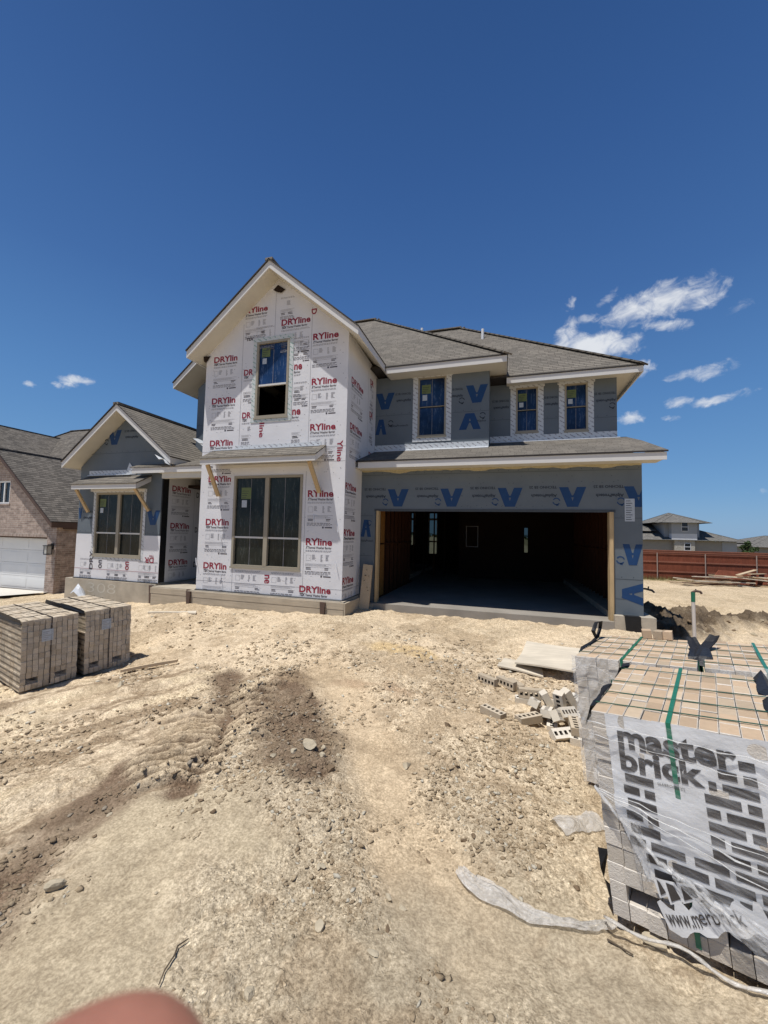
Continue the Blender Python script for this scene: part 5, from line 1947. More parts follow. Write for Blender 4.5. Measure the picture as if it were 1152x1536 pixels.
a_, b_, c_ = (math.radians(t) for t in BDEG)
RB = Matrix.Rotation(a_, 3, 'Z') @ Matrix.Rotation(b_, 3, 'X') @ Matrix.Rotation(c_, 3, 'Y')
CA = Vector(BA) + RB @ Vector((.762, .03, .005))
third = pack_root('brick_pack', 'rightmost brick pack, cut by the right edge of the photo', CA, BDEG, .86)
brick_stack(third, 10, 9, 12, CW2, .122, .86 / 12, 13, slots=(1, 2, 6, 7))
strap(third, [(.29, -.006, .02), (.29, -.006, H2 + .003), (.30, D2 + .004, H2 + .003), (.30, D2 + .004, .1)], .018)
for y_ in (.15, .40, .64, .90):
    strap(third, [(-.004, y_, .6), (-.004, y_, H2 + .004), (.726, y_ + .02, H2 + .004), (.726, y_ + .02, .6)], .007, 'strap_thin')
film_patch(third, lambda s, t: ((.03 + s * .35, -.03 - .02 * t, H2 + .02 - t * .3), (0, -.7, .7)), 40, 20, 'film_thick', .03, 33)
for i, (x_, y_, r_) in enumerate(((.33, 1.03, .02), (.406, 1.035, -.03), (.478, 1.03, .0))):       # extra bricks left on the back row
    w = MB()
    rnd = random.Random(i + 70)
    c1, c2 = brick_col(rnd, False), brick_col(rnd, True)
    w.hexa([(x_ + p, y_ + q, H2 + z) for z in (.002, .068) for p, q in ((0, 0), (.068, r_), (.068 - r_, .12 + r_), (-r_, .12))], 0, c2)
    ob = w.build('brick', M['brick'], None, local=True)
    me = ob.data
    me.transform(rear.matrix_world)
    q = rear.matrix_world @ Vector((x_ + .03, y_ + .06, H2))
    me.transform(Matrix.Translation(-q))
    ob.location = q
    tag(ob, 'single brick set on top of the back row of the middle brick pack', 'brick', 'extra bricks on the middle pack')

# ---- the two packs at the left
LH = .875
for nm, A_, lab, sd in (('brick_pack', (-5.75, -5.16, .375), 'left brick pack cut by the left edge of the photo, its cored brick ends showing', 14),
                        ('brick_pack', (-5.585, -4.50, .392), 'brick pack just right of the left one, standing before the grey footing', 15)):
    p = pack_root(nm, lab, A_, (75.5, 0, -1.2), LH)
    brick_stack(p, 10, 12, 12, .0595, .122, LH / 12, sd, slots=(1, 2, 6, 7), cored=True, top_tone=False, lift=.88, tint=(1.0, .93, .81), gap=.007)
    dp = 12 * .122
    strap(p, [(.30, -.006, .02), (.30, -.006, LH + .003), (.30, dp, LH + .003)], .012, 'dark_wood')
    for y_ in (.25, .6, .95, 1.25):
        strap(p, [(.0, y_, LH + .003), (.60, y_, LH + .003), (.60, y_, .1)], .010, 'dark_wood')
    w = MB()
    w.face([(.20, -.0075, LH - .30), (.32, -.0075, LH - .30), (.32, -.0075, LH - .15), (.20, -.0075, LH - .15)], 0)
    for r in range(5):
        w.face([(.21, -.0085, LH - .28 + r * .024), (.21 + .04 + .05 * ((r * 37) % 5) / 5, -.0085, LH - .28 + r * .024), (.21 + .04 + .05 * ((r * 37) % 5) / 5, -.0085, LH - .274 + r * .024), (.21, -.0085, LH - .274 + r * .024)], 1)
    w.build('paper_tag', [M['sticker_w'], M['grey_ink']], p, local=True)
    film_patch(p, lambda s, t: ((s * .595, -.010, LH - .0 - t * LH * .95), (0, -1, 0)), 40, 50, 'film', .006, 40 + sd)
    protector(p, [((-.01, .02, LH - .02), (0, 0, 1), .5), ((-.012, .25, LH - .015), (0, 0, 1), .6), ((-.012, .6, LH - .015), (0, 0, 1), .7), ((-.012, .95, LH - .02), (0, 0, 1), .6), ((-.012, 1.4, LH - .02), (0, 0, 1), .6)], .13, 50 + sd)

# ---- loose bricks
BL, BWD, BHT = .245, .092, .067


def brick_mesh(c1, c2):
    w = MB()
    o = [(0, 0), (BL, 0), (BL, BWD), (0, BWD)]
    holes = []
    for i in range(5):
        cx = BL * (i + .5) / 5
        holes.append((cx - .014, BWD / 2 - .018, cx + .014, BWD / 2 + .018))
    loops = [o] + [[(a, b), (c, b), (c, d), (a, d)] for a, b, c, d in holes]
    flat = [p for l in loops for p in l]
    tr = tessellate_polygon([[Vector((*p, 0)) for p in l] for l in loops])
    for z in (0, BHT):
        w.raw([(p[0], p[1], z) for p in flat], [tuple(t) for t in tr], 0, c1)
    for n, l in enumerate(loops):
        for i in range(4):
            a, b = l[i], l[(i + 1) % 4]
            w.face([(*a, 0), (*b, 0), (*b, BHT), (*a, BHT)], 0, c2 if n == 0 else (.16, .13, .10))
    ob = w.build('brick', M['brick'], None)
    ob.data.transform(Matrix.Translation((-BL / 2, -BWD / 2, -BHT / 2)))
    return ob


proto = brick_mesh((.56, .47, .35), (.46, .38, .275))
pale = brick_mesh((.74, .68, .58), (.66, .59, .48)).data
bpy.data.objects.remove([q for q in bpy.data.objects if q.data == pale][0])
LOOSE = [  # x, y, lift, yaw, roll about its length, pitch, label (None: one of the heap)
    (-.16, -3.74, .0, -38, 90, 0, 'single pale brick lying on edge, farthest left of the loose bricks'),
    (.05, -3.72, .0, -40, 90, 0, 'left one of two bricks lying side by side behind the brick heap'),
    (.16, -3.70, .0, -62, 90, 0, 'right one of two bricks lying side by side behind the brick heap'),
    (-.08, -4.57, .0, -38, 0, 0, 'lone brick lying flat with its holes up, left of the heap'),
    (.29, -4.14, .075, 4, 90, 0, 'long brick across the back left of the heap, holes facing the camera'),
    (.26, -4.13, .0, 8, 0, 0, None), (.31, -4.32, .03, 80, 20, 18, None), (.24, -4.58, .0, 38, 0, 0, 'brick lying flat with holes up, at the front left of the heap'),
    (.42, -4.38, .055, 78, 0, 12, None), (.56, -4.10, .06, 68, 15, 10, None), (.64, -4.02, .05, 75, 0, 6, None), (.73, -3.96, .055, 70, 10, 4, None),
    (.60, -4.36, .08, 50, 48, 10, None), (.50, -4.50, .03, 70, 60, 22, None), (.46, -4.45, .0, 82, 0, 0, None), (.45, -4.24, .02, 15, 0, 62, None), (.55, -4.28, .05, 60, 0, 70, None), (.66, -4.16, .06, 30, 0, 58, None), (.63, -4.62, .08, 88, 0, 0, 'topmost brick at the front right of the heap, its holes facing up'),
    (.63, -4.66, .0, 80, 0, 0, None), (.53, -4.70, .0, 30, 35, 0, None), (.70, -4.22, .02, 40, 20, 0, None)]
for i, (x, y, lift, ya, ro, pi_, lab) in enumerate(LOOSE):
    o = proto if i == 0 else proto.copy()
    if i:
        COL.objects.link(o)
    if lab is None:
        o.data = pale
    o.rotation_euler = Euler((math.radians(ro), math.radians(pi_), math.radians(ya)), 'XYZ')
    rr_, pp_ = math.radians(ro), math.radians(pi_)
    half = abs(math.cos(rr_)) * BHT / 2 + abs(math.sin(rr_)) * BWD / 2 + abs(math.sin(pp_)) * BL / 2 * .8
    o.location = (x, y, h1(x, y) + half + lift - .008)
    tag(o, lab or 'loose tan brick tumbled in the heap beside the brick packs', 'brick', 'loose bricks on the dirt')

# ---- plastic film on the dirt
CL = [(-.205, -6.385), (-.14, -6.445), (-.06, -6.475), (.02, -6.515), (.09, -6.535), (.17, -6.545), (.26, -6.552), (.34, -6.535), (.42, -6.50), (.49, -6.455)]
WD = [.03, .052, .062, .048, .036, .030, .022, .017, .016, .018]
w = MB()
rnd = random.Random(17)
vs, fs = [], []
n1, n2 = 72, 14
for i in range(n1 + 1):
    t = i / n1 * (len(CL) - 1)
    k = min(int(t), len(CL) - 2)
    f = t - k
    p = Vector(CL[k]).lerp(Vector(CL[k + 1]), f)
    d = (Vector(CL[k + 1]) - Vector(CL[k])).normalized()
    nn = Vector((-d.y, d.x))
    wd = WD[k] + (WD[k + 1] - WD[k]) * f
    for j in range(n2 + 1):
        s = j / n2 * 2 - 1
        q = p + nn * s * wd
        fold = .016 * abs(math.sin(s * 6 + t * 1.1)) + .006 * math.sin(s * 17 - t * 2.3)
        z = h1(q.x, q.y) + .008 + (1 - s * s) * .016 + fold
        vs.append((q.x, q.y, z))
for i in range(n1):
    for j in range(n2):
        a = i * (n2 + 1) + j
        fs.append((a, a + n2 + 1, a + n2 + 2, a + 1))
w.raw(vs, fs, 0)
top(w, 'plastic_film', M['film_scrap'], 'long twisted tail of dusty plastic film trailing from the foot of the nearest brick pack', 'plastic film', (.1, -6.53, h1(.1, -6.53)), smooth=True)
w = MB()
vs, fs = [], []
for i in range(21):
    t = i / 20
    p = Vector((.325, -5.875)).lerp(Vector((.60, -5.69)), t)
    for j in range(9):
        s = j / 8 * 2 - 1
        q = p + Vector((-.04, .055)) * s * (1 - .1 * t)
        vs.append((q.x, q.y, h1(q.x, q.y) + .012 + .022 * (1 - s * s) + .004 * math.sin(t * 19 + s * 3)))
for i in range(20):
    for j in range(8):
        a = i * 9 + j
        fs.append((a, a + 9, a + 10, a + 1))
w.raw(vs, fs, 0)
top(w, 'plastic_film', M['film_scrap'], 'short flat scrap of clear plastic on the dirt left of the nearest brick pack', 'plastic film', (.45, -5.78, h1(.45, -5.78)), smooth=True)
w = MB()
pts = [(-1.2, -7.18), (-1.215, -7.22), (-1.19, -7.26), (-1.185, -7.31), (-1.16, -7.36)]
w.tube([(x, y, h1(x, y) + .012) for x, y in pts], [.002, .003, .0035, .003, .002], 6, 0)
top(w, 'twig', M['bark'], 'thin dark twig lying on the dirt near the bottom of the photo', 'twig', (-1.19, -7.26, h1(-1.19, -7.26)))
w = MB()
w.tube([(.44, -6.56, h1(.44, -6.56) + .012), (.52, -6.62, h1(.52, -6.62) + .010)], [.004, .003], 6, 0)
top(w, 'twig', M['bark'], 'short dark stick beside the foot of the nearest brick pack', 'twig', (.48, -6.59, h1(.48, -6.59)))

# ------------------------------------------------------------------ neighbour house at the left
nb = thing('brick_house', 'finished tan brick house with white garage door and steep roof at left', 'house', (-20.0, 6.0, -1.0))
NY = 1.8
w = MB()
fn = plane_y(NY)
w.wall([(-22.8, -1.0), (-21.4, -1.0), (-21.4, 1.13), (-16.54, 1.13), (-16.54, -1.0), (-16.05, -1.0), (-16.05, 1.75), (-19.40, 4.55), (-22.8, 1.72)], [(-19.62, 2.42, -18.86, 3.34)], fn, .2, 0)
w.wall([(NY + .01, -1.0), (14, -1.0), (14, 1.75), (NY + .01, 1.75)], [], plane_x(-16.045), .2, 0)
w.wall([(NY + .01, -1.0), (14, -1.0), (14, 1.75), (NY + .01, 1.75)], [], plane_x(-22.8, 1), .2, 0)
w.build('wall', M['nbrick'], nb)
w = MB()
w.box(-21.4, -16.54, NY - .012, NY + .05, 1.135, 1.40, 0)
w.build('lintel', M['nsoldier'], nb)
w = MB()
for i in range(4):
    z = -.98 + i * .525
    w.box(-21.38, -16.56, NY + .40, NY + .44, z, z + .517, 0)
    for k in range(3):
        x = -21.25 + k * 1.58
        w.box(x, x + 1.45, NY + .392, NY + .399, z + .09, z + .43, 0)
gd = w.build('garage_door', M['door'], nb)
w = MB()
w.box(-21.42, -16.52, NY + .34, NY + .39, 1.06, 1.128, 0)
w.box(-16.56, -16.52, NY + .01, NY + .40, -1.0, 1.128, 0)
w.build('door_header', M['brown_trim'], nb)
w = MB()
w.box(-19.62, -18.86, NY + .06, NY + .1, 2.42, 3.34, 1)
for a, b, c, d in ((-19.62, 2.42, -19.56, 3.34), (-18.92, 2.42, -18.86, 3.34), (-19.56, 2.42, -18.92, 2.48), (-19.56, 3.28, -18.92, 3.34), (-19.27, 2.48, -19.21, 3.28)):
    w.box(a, c, NY + .02, NY + .07, b, d, 0)
w.box(-19.68, -18.80, NY - .03, NY + .02, 2.36, 2.42, 2)
w.build('window', [M['door'], M['dark_glass'], M['nsoldier']], nb)
gable_roof(-19.40, 4.40, 3.45, 3.45, .835, NY - .28, 12.0, .22, nb, 'shingle_dark', ('roof', 'rake_trim'), 'brown_trim')
w = MB()
w.hexa([(-16.1, NY + .2, 1.45), (-15.95, NY + .2, 1.45), (-15.95, 12, 1.45), (-16.1, 12, 1.45), (-16.1, NY + .2, 1.68), (-15.95, NY + .2, 1.68), (-15.95, 12, 1.68), (-16.1, 12, 1.68)], 0)
w.build('fascia', M['brown_trim'], nb)
gable_roof(-27.8, 7.05, 6.0, 6.0, .70, 4.0, 17.0, .22, nb, 'shingle_dark', ('roof', 'rake_trim'), 'brown_trim')
hip(-33.5, -14.0, 4.5, 15.5, 3.4, .84, parent=nb, mat='shingle_dark')
w = MB()
w.box(-33, -16.3, 5.0, 15, -1.0, 3.35, 0)
w.build('wall', M['nbrick'], nb)
w = MB()
w.hexa([(-22.6, 6.2, 4.5), (-21.4, 6.6, 4.7), (-21.3, 6.9, 5.0), (-22.4, 6.6, 4.8), (-22.6, 6.2, 4.54), (-21.4, 6.6, 4.76), (-21.3, 6.9, 5.06), (-22.4, 6.6, 4.84)], 0)
w.build('valley_flashing', M['silver'], nb)
w = MB()
lx, lz = -16.22, .72
w.box(lx - .06, lx + .06, NY - .03, NY - .002, lz - .02, lz + .2, 0)
w.box(lx - .02, lx + .02, NY - .16, NY - .03, lz + .14, lz + .17, 0)
w.box(lx - .11, lx + .11, NY - .27, NY - .05, lz + .10, lz + .13, 0)
w.box(lx - .09, lx + .09, NY - .25, NY - .07, lz - .22, lz - .19, 0)
for sx in (-.09, .075):
    for sy in (-.25, -.085):
        w.box(lx + sx, lx + sx + .015, NY + sy, NY + sy + .015, lz - .19, lz + .10, 0)
w.box(lx - .07, lx + .07, NY - .23, NY - .09, lz - .18, lz + .09, 1)
w.build('wall_lamp', [M['iron'], M['lamp_glass']], nb)
w = MB()
xs = np.linspace(-22.2, -16.3, 12)
ys = np.linspace(-9.0, NY + .15, 14)
for i in range(11):
    for j in range(13):
        w.face([(a, b, float(hbase(a, b)) + .10) for a, b in ((xs[i], ys[j]), (xs[i + 1], ys[j]), (xs[i + 1], ys[j + 1]), (xs[i], ys[j + 1]))], 0)
structure(w.build('driveway', M['drive']))

# ------------------------------------------------------------------ fence, scrap lumber, far houses, trees
fe = thing('fence', 'long red-brown board fence with steel posts and rails, across the back of the lot', 'fence', (10.0, 21.0, -1.0))
FY = 21.0
fz = lambda x: -1.0 + .0 * x
w = MB()
rnd = random.Random(4)
x = 3.0
while x < 40:
    w.box(x, x + .137, FY + .02, FY + .04, -1.1, .74 + rnd.uniform(-.006, .006), 0)
    x += .14
w.build('board_panel', M['fence'], fe)
w = MB()
for z, hgt in ((-.52, .09), (.10, .09), (.63, .09)):
    w.box(3, 40, FY - .02, FY + .018, z, z + hgt, 0)
w.build('rail', M['fence_rail'], fe)
w = MB()
w.box(3, 40, FY - .04, FY + .018, .73, .86, 0)
w.box(3, 40, FY - .06, FY + .06, .861, .90, 0)
w.build('cap_rail', M['fence_rail'], fe)
for x in np.arange(4.4, 40, 2.62):
    w = MB()
    w.tube([(x, FY - .055, -1.1), (x, FY - .055, .72)], .032, 8, 0)
    w.build('post', M['fence_post'], fe)

rnd = random.Random(31)
BOARDS = []
for i in range(34):
    cx, cy = 13.3 + rnd.uniform(-2.4, 3.0), 18.9 + rnd.uniform(-.8, .8)
    ln = rnd.choice((1.6, 2.2, 3.0, 3.6, 4.4))
    ya = rnd.gauss(0, .22) if rnd.random() < .75 else rnd.uniform(-.9, .9)
    BOARDS.append((cx, cy, ln, ya, rnd.uniform(0, .80) * max(0, 1 - abs(cx - 13.8) / 3.2), rnd.gauss(0, .05)))
pr = None
for i, (cx, cy, ln, ya, lift, tilt) in enumerate(BOARDS):
    w = MB()
    zc = h1(cx, cy) + .04 + max(0, lift)
    d = Vector((math.cos(ya), math.sin(ya), tilt)) * ln / 2
    c = Vector((cx, cy, zc))
    w.bar(c - d, c + d, rnd.choice((.09, .09, .14, .19)), .04, 0)
    top(w, 'lumber_board', M[('lumber_pale', 'lumber_pale', 'lumber_pale', 'lumber_grey', 'stud')[i % 5]], 'loose board in the scrap lumber heap before the red fence', 'board', (cx, cy, zc), 'boards of the scrap lumber heap')
w = MB()
rnd = random.Random(8)
for k in range(9):                                   # dark scrap sheathing leaned up behind the boards
    x = 12.0 + k * .55
    w.hexa([(x, 19.9, -1.0), (x + 2.2, 19.8, -1.0), (x + 2.2, 19.9, -1.0), (x, 20.0, -1.0),
            (x + .6, 20.1, -.18 - .035 * k), (x + 2.4, 20.0, -.32 - .03 * k), (x + 2.4, 20.1, -.32 - .03 * k), (x + .6, 20.2, -.18 - .035 * k)], 0)
top(w, 'sheathing_pile', M['fence'], 'low leaning pile of dark scrap sheets between the lumber heap and the fence', 'scrap pile', (14, 20, -1))

fh = thing('house', 'far grey two-storey house with hipped roofs, seen above the red fence', 'house', (25, 60, -1.2))
Y0 = 55.0
w = MB()
w.box(14, 30.2, Y0 + .6, Y0 + 11, -1.2, 1.5, 0)
w.build('wall', M['taupe'], fh)
w = MB()
w.box(28.6, 30.25, Y0 + .55, Y0 + .59, -1.2, 1.45, 0)
w.build('wall', M['siding'], fh)
w = MB()
w.box(22.0, 26.2, Y0 + 1.0, Y0 + 9, 1.2, 4.0, 0)
w.box(22.55, 25.55, Y0 - .02, Y0 + .99, 2.45, 4.0, 0)
w.build('wall', M['siding'], fh)
w = MB()
w.box(22.56, 25.54, Y0 - .01, Y0 + .98, 1.62, 2.449, 0)
w.build('wall', M['siding_w'], fh)
w = MB()
w.box(22.9, 25.3, Y0 + .1, Y0 + .98, -1.2, 1.619, 0)
w.build('wall', M['stone'], fh)
for a, b, c, d in ((23.75, 2.85, 24.45, 3.95), (24.1, .2, 24.75, 1.1)):
    w = MB()
    yy = Y0 - .06 if b > 2 else Y0 + .06
    w.box(a, c, yy, yy + .03, b, (b + d) / 2 - .04, 1)
    w.box(a, c, yy, yy + .03, (b + d) / 2 + .04, d, 1)
    for p, q, r, s in ((a - .06, b - .06, a, d + .06), (c, b - .06, c + .06, d + .06), (a, b - .06, c, b), (a, d, c, d + .06), (a, (b + d) / 2 - .04, c, (b + d) / 2 + .04)):
        w.box(p, r, yy - .02, yy + .03, q, s, 0)
    w.build('window', [M['siding_w'], M['dark_glass']], fh)
hip(13.0, 31.0, Y0 - .1, Y0 + 12, 1.55, .40, parent=fh, mat='shingle_far')
hip(20.5, 27.5, Y0 + .5, Y0 + 9.6, 4.0, .36, parent=fh, mat='shingle_far')
hip(21.0, 26.4, Y0 - .6, Y0 + 6, 3.98, .42, parent=fh, mat='shingle_far')
hip(12.0, 21.5, Y0 + 2, Y0 + 12, 2.8, .52, parent=fh, mat='shingle_far')
f2h = thing('house', 'distant grey-roofed house at the right edge beyond the tree', 'house', (44, 80, -1.2))
w = MB()
w.box(43.8, 58, 80, 92, -1.2, .55, 0)
w.build('wall', M['taupe'], f2h)
hip(43.0, 59, 79, 93, .6, .30, parent=f2h, mat='shingle_far')
hip(44.5, 56, 82, 92, 1.3, .30, parent=f2h, mat='shingle_far')


def tree(name, label, x, y, z, ht, cr, seed, n=900, group=None):
    rnd = random.Random(seed)
    t = thing(name, label, 'tree', (x, y, z), group)
    w = MB()
    w.tube([(x, y, z), (x + .03, y, z + ht * .45), (x + .02, y, z + ht * .7)], [.16, .12, .06], 8, 0)
    for k in range(6):
        a = rnd.uniform(0, 6.28)
        w.tube([(x, y, z + ht * .4), (x + math.cos(a) * cr * .6, y + math.sin(a) * cr * .6, z + ht * rnd.uniform(.55, .8))], [.07, .02], 6, 0)
    w.build('trunk', M['bark'], t)
    w = MB()
    cl = [(rnd.gauss(0, cr * .42), rnd.gauss(0, cr * .42), ht * rnd.uniform(.42, .95), rnd.uniform(.25, .5) * cr) for _ in range(16)]
    for k in range(n):
        cx, cy, cz, r_ = rnd.choice(cl)
        p = Vector((rnd.gauss(0, 1), rnd.gauss(0, 1), rnd.gauss(0, 1))).normalized() * r_ * rnd.uniform(.5, 1) + Vector((x + cx, y + cy, z + cz))
        a, b = Vector((rnd.gauss(0, 1), rnd.gauss(0, 1), rnd.gauss(0, 1))).normalized() * .2, Vector((rnd.gauss(0, 1), rnd.gauss(0, 1), rnd.gauss(0, 1))).normalized() * .12
        w.face([p - a, p - b, p + a, p + b], 0)
    w.build('crown', M['leaf'], t)


tree('tree', 'small dark tree before the distant house at the right edge', 36.6, 66, -1.2, 2.7, .95, 5)
rnd = random.Random(77)
w = MB()
for k in range(5200):                                # far wood on the horizon
    a = rnd.uniform(-.9, 1.35)
    R_ = rnd.uniform(330, 420)
    x, y = math.sin(a) * R_, math.cos(a) * R_
    hh = (2.6 + 2.2 * math.sin(a * 37) * math.sin(a * 13 + 1)) * rnd.random() ** .6
    q = rnd.uniform(.8, 1.9)
    p = Vector((x, y, -1.2 + hh))
    d1_, d2_ = Vector((rnd.gauss(0, 1), rnd.gauss(0, 1), rnd.gauss(0, .6))).normalized() * q, Vector((rnd.gauss(0, 1), rnd.gauss(0, 1), rnd.gauss(0, 1))).normalized() * q * .7
    w.face([p - d1_, p - d2_, p + d1_, p + d2_], 0)
structure(w.build('far_wood', M['leaf']), 'stuff')
w = MB()
for k in range(2600):                                # dry grass along the foot of the fence
    x, y = rnd.uniform(6, 24), FY - abs(rnd.gauss(0, .35)) - .05
    z = float(hbase(np.array(x), np.array(y))) - .03
    hh, a = rnd.uniform(.06, .26) * (1.3 if x < 12 else .7), rnd.uniform(0, 6.28)
    d = Vector((math.cos(a), math.sin(a), 0)) * .012
    tip = Vector((x + rnd.gauss(0, .05), y + rnd.gauss(0, .05), z + hh))
    w.face([Vector((x, y, z)) - d, Vector((x, y, z)) + d, tip], 0)
structure(w.build('grass', M['grass']), 'stuff')

# ------------------------------------------------------------------ stones
_t = (1 + 5 ** .5) / 2
ICO_V = [Vector(v).normalized() for v in ((-1, _t, 0), (1, _t, 0), (-1, -_t, 0), (1, -_t, 0), (0, -1, _t), (0, 1, _t), (0, -1, -_t), (0, 1, -_t), (_t, 0, -1), (_t, 0, 1), (-_t, 0, -1), (-_t, 0, 1))]
ICO_F = [(0, 11, 5), (0, 5, 1), (0, 1, 7), (0, 7, 10), (0, 10, 11), (1, 5, 9), (5, 11, 4), (11, 10, 2), (10, 7, 6), (7, 1, 8), (3, 9, 4), (3, 4, 2), (3, 2, 6), (3, 6, 8), (3, 8, 9), (4, 9, 5), (2, 4, 11), (6, 2, 10), (8, 6, 7), (9, 8, 1)]


def ico2():
    vs, fs, mid_ = list(ICO_V), [], {}

    def mp_(a, b):
        k = (min(a, b), max(a, b))
        if k not in mid_:
            mid_[k] = len(vs)
            vs.append(((vs[a] + vs[b]) / 2).normalized())
        return mid_[k]
    for a, b, c in ICO_F:
        x, y, z = mp_(a, b), mp_(b, c), mp_(c, a)
        fs += [(a, x, z), (x, b, y), (z, y, c), (x, y, z)]
    return vs, fs


I2V, I2F = ico2()


def build_gravel():
    rs = np.random.RandomState(12)
    n = 130000
    # denser close by, thinned on the smooth worn track
    r = .9 * np.exp(rs.rand(n) * math.log(9.5 / .9))
    a = math.pi / 2 + YAW + (rs.rand(n) - .5) * 2 * math.radians(50)
    X, Y = r * np.cos(a), -8.54 + r * np.sin(a)
    P = patches(X, Y)
    dens = .42 + fbm(X, Y, .8, 4, 55) * 1.7 - .45 * P['path'] - .5 * P['smooth'] - .35 * P['grey'] + .25 * P['band'] + .3 * P['pile']
    keep = (rs.rand(n) < dens) & (Y < -1.6)
    X, Y, r = X[keep], Y[keep], r[keep]
    n = len(X)
    S = (.0018 + .0085 * rs.rand(n) ** 5) * np.clip(.6 + r * .36, .75, 2.6)
    Z = height(X, Y)
    pp = patches(X, Y)
    iv = np.array([tuple(v) for v in ICO_V])
    jit = 1 + (rs.rand(n, 12, 1) - .5) * 1.0
    th = rs.rand(n) * 6.28
    sx, sy, sz = 1 + .8 * rs.rand(n), .7 + .4 * rs.rand(n), .35 + .35 * rs.rand(n)
    V = iv[None] * jit * S[:, None, None]
    V = V * np.stack([sx, sy, sz], -1)[:, None, :]
    c, s = np.cos(th)[:, None], np.sin(th)[:, None]
    V = np.stack([V[..., 0] * c - V[..., 1] * s, V[..., 0] * s + V[..., 1] * c, V[..., 2]], -1)
    V += np.stack([X, Y, Z + S * .15], -1)[:, None, :]
    F = (np.array(ICO_F)[None] + (np.arange(n) * 12)[:, None, None]).reshape(-1, 3)
    me = bpy.data.meshes.new('gravel')
    me.vertices.add(n * 12)
    me.vertices.foreach_set('co', V.astype(np.float32).ravel())
    me.loops.add(len(F) * 3)
    me.loops.foreach_set('vertex_index', F.astype(np.int32).ravel())
    me.polygons.add(len(F))
    me.polygons.foreach_set('loop_start', (np.arange(len(F)) * 3).astype(np.int32))
    me.update(calc_edges=True)
    k = rs.rand(n)[:, None]
    col = np.array((.54, .43, .285)) * (1 - k) + np.array((.34, .25, .155)) * k
    k2 = (rs.rand(n) < .12)[:, None]
    col = np.where(k2, np.array((.62, .56, .44)), col)
    bk = np.clip(pp['band'] + pp['pile'] + pp['rut'], 0, 1)[:, None] * .6
    col = col * (1 - bk) + np.array((.20, .14, .09)) * bk
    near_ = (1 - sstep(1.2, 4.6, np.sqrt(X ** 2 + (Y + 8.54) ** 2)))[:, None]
    col = col * (1 - .22 * near_)  # stones darkened near the camera to match the ground's painted vignetting
    cc = np.repeat(np.concatenate([col, np.ones((n, 1))], 1), 12, 0)
    at = me.color_attributes.new('Col', 'FLOAT_COLOR', 'POINT')
    at.data.foreach_set('color', cc.astype(np.float32).ravel())
    me.materials.append(M['gravel'])
    ob = bpy.data.objects.new('gravel', me)
    COL.objects.link(ob)
    structure(ob, 'stuff')


build_gravel()


def rock(x, y, r, seed, label, mat='rock', group=None, flat=.6, name='rock'):
    rnd = random.Random(seed)
    cuts = [(Vector((rnd.gauss(0, 1), rnd.gauss(0, 1), rnd.gauss(0, 1))).normalized(), rnd.uniform(.32, .72)) for _ in range(10)]
    k = Vector((rnd.uniform(.9, 1.5), rnd.uniform(.65, 1.05), flat * rnd.uniform(.9, 1.4)))
    th = rnd.uniform(0, 6.28)
    vs = []
    for v in I2V:
        q = v.copy()
        for n, d in cuts:
            e = q.dot(n) - d
            if e > 0:
                q -= n * e
        q = Vector((q.x * k.x, q.y * k.y, q.z * k.z)) * r * (1 + rnd.uniform(-.05, .05))
        vs.append((q.x * math.cos(th) - q.y * math.sin(th), q.x * math.sin(th) + q.y * math.cos(th), q.z + r * flat * .3))
    w = MB()
    w.raw(vs, I2F, 0)
    ob = w.build(name, M[mat], None)
    ob.location = (x, y, h1(x, y))
    tag(ob, label, 'rock', group)


BIG = [(-.68, -5.59, .045, 'rock', 'pale angular rock in the middle of the dirt beside a small group of stones'), (-.73, -6.95, .034, 'rock', 'upright oblong pale rock low in the middle of the dirt'),
       (-.47, -4.95, .040, 'rock_dark', 'dark rounded stone alone in the middle distance, left of the loose bricks'), (-1.42, -5.74, .062, 'rock', 'biggest pale rock in the stony heap at the end of the brown dirt'),
       (-.85, -7.26, .030, 'rock', 'tan rock at the bottom edge of the photo right of the finger'), (-1.97, -7.17, .042, 'rock', 'flat square stone at the lower left'),
       (-2.08, -4.90, .07, 'rock_dark', 'large dark clod on top of the brown dirt heap'), (-1.92, -4.75, .05, 'rock_dark', 'dark clod at the right rim of the brown dirt heap'),
       (-4.44, -4.86, .075, 'rock', 'grey rock at the corner of the second brick pack'), (.36, -6.30, .02, 'rock_dark', 'small dark stone near the twisted plastic film'),
       (.06, -6.52, .026, 'rock', 'pale stone just behind the twisted plastic film'), (.62, -6.52, .05, 'rock', 'cream rock pressed in the dirt by the foot of the nearest brick pack')]
for i, (x, y, r_, mt, lab) in enumerate(BIG):
    rock(x, y, r_, 300 + i, lab, mt)
MANY = [(-1.16, -5.91), (-1.4, -6.01), (-1.5, -5.85), (-1.28, -5.80), (-1.62, -5.92), (-1.33, -5.66), (-1.2, -5.7), (-1.76, -6.5), (-1.66, -6.12), (-.88, -6.66), (-1.52, -7.04), (-2.24, -6.7), (-2.15, -6.86), (-2.6, -6.66), (-3.54, -6.33),
        (-3.31, -6.27), (-2.18, -7.2), (-2.49, -7.05), (-2.85, -5.95), (-3.6, -5.24), (-1.62, -6.55), (-2.6, -4.23), (-.53, -5.57), (-.60, -5.66), (-.40, -5.55), (-.15, -6.17), (-.2, -6.2), (-.37, -6.39), (-.86, -6.65), (-.46, -6.86), (-.48, -6.99),
        (.18, -6.38), (-.43, -6.71), (-.5, -6.69), (-1.15, -6.45), (-3.0, -5.6), (-3.3, -5.0), (-4.0, -4.2), (.3, -5.2), (.1, -5.5), (-2.9, -6.35), (-3.7, -5.9), (-.1, -2.3), (-2.2, -3.1), (-4.2, -2.6)]
rnd = random.Random(2)
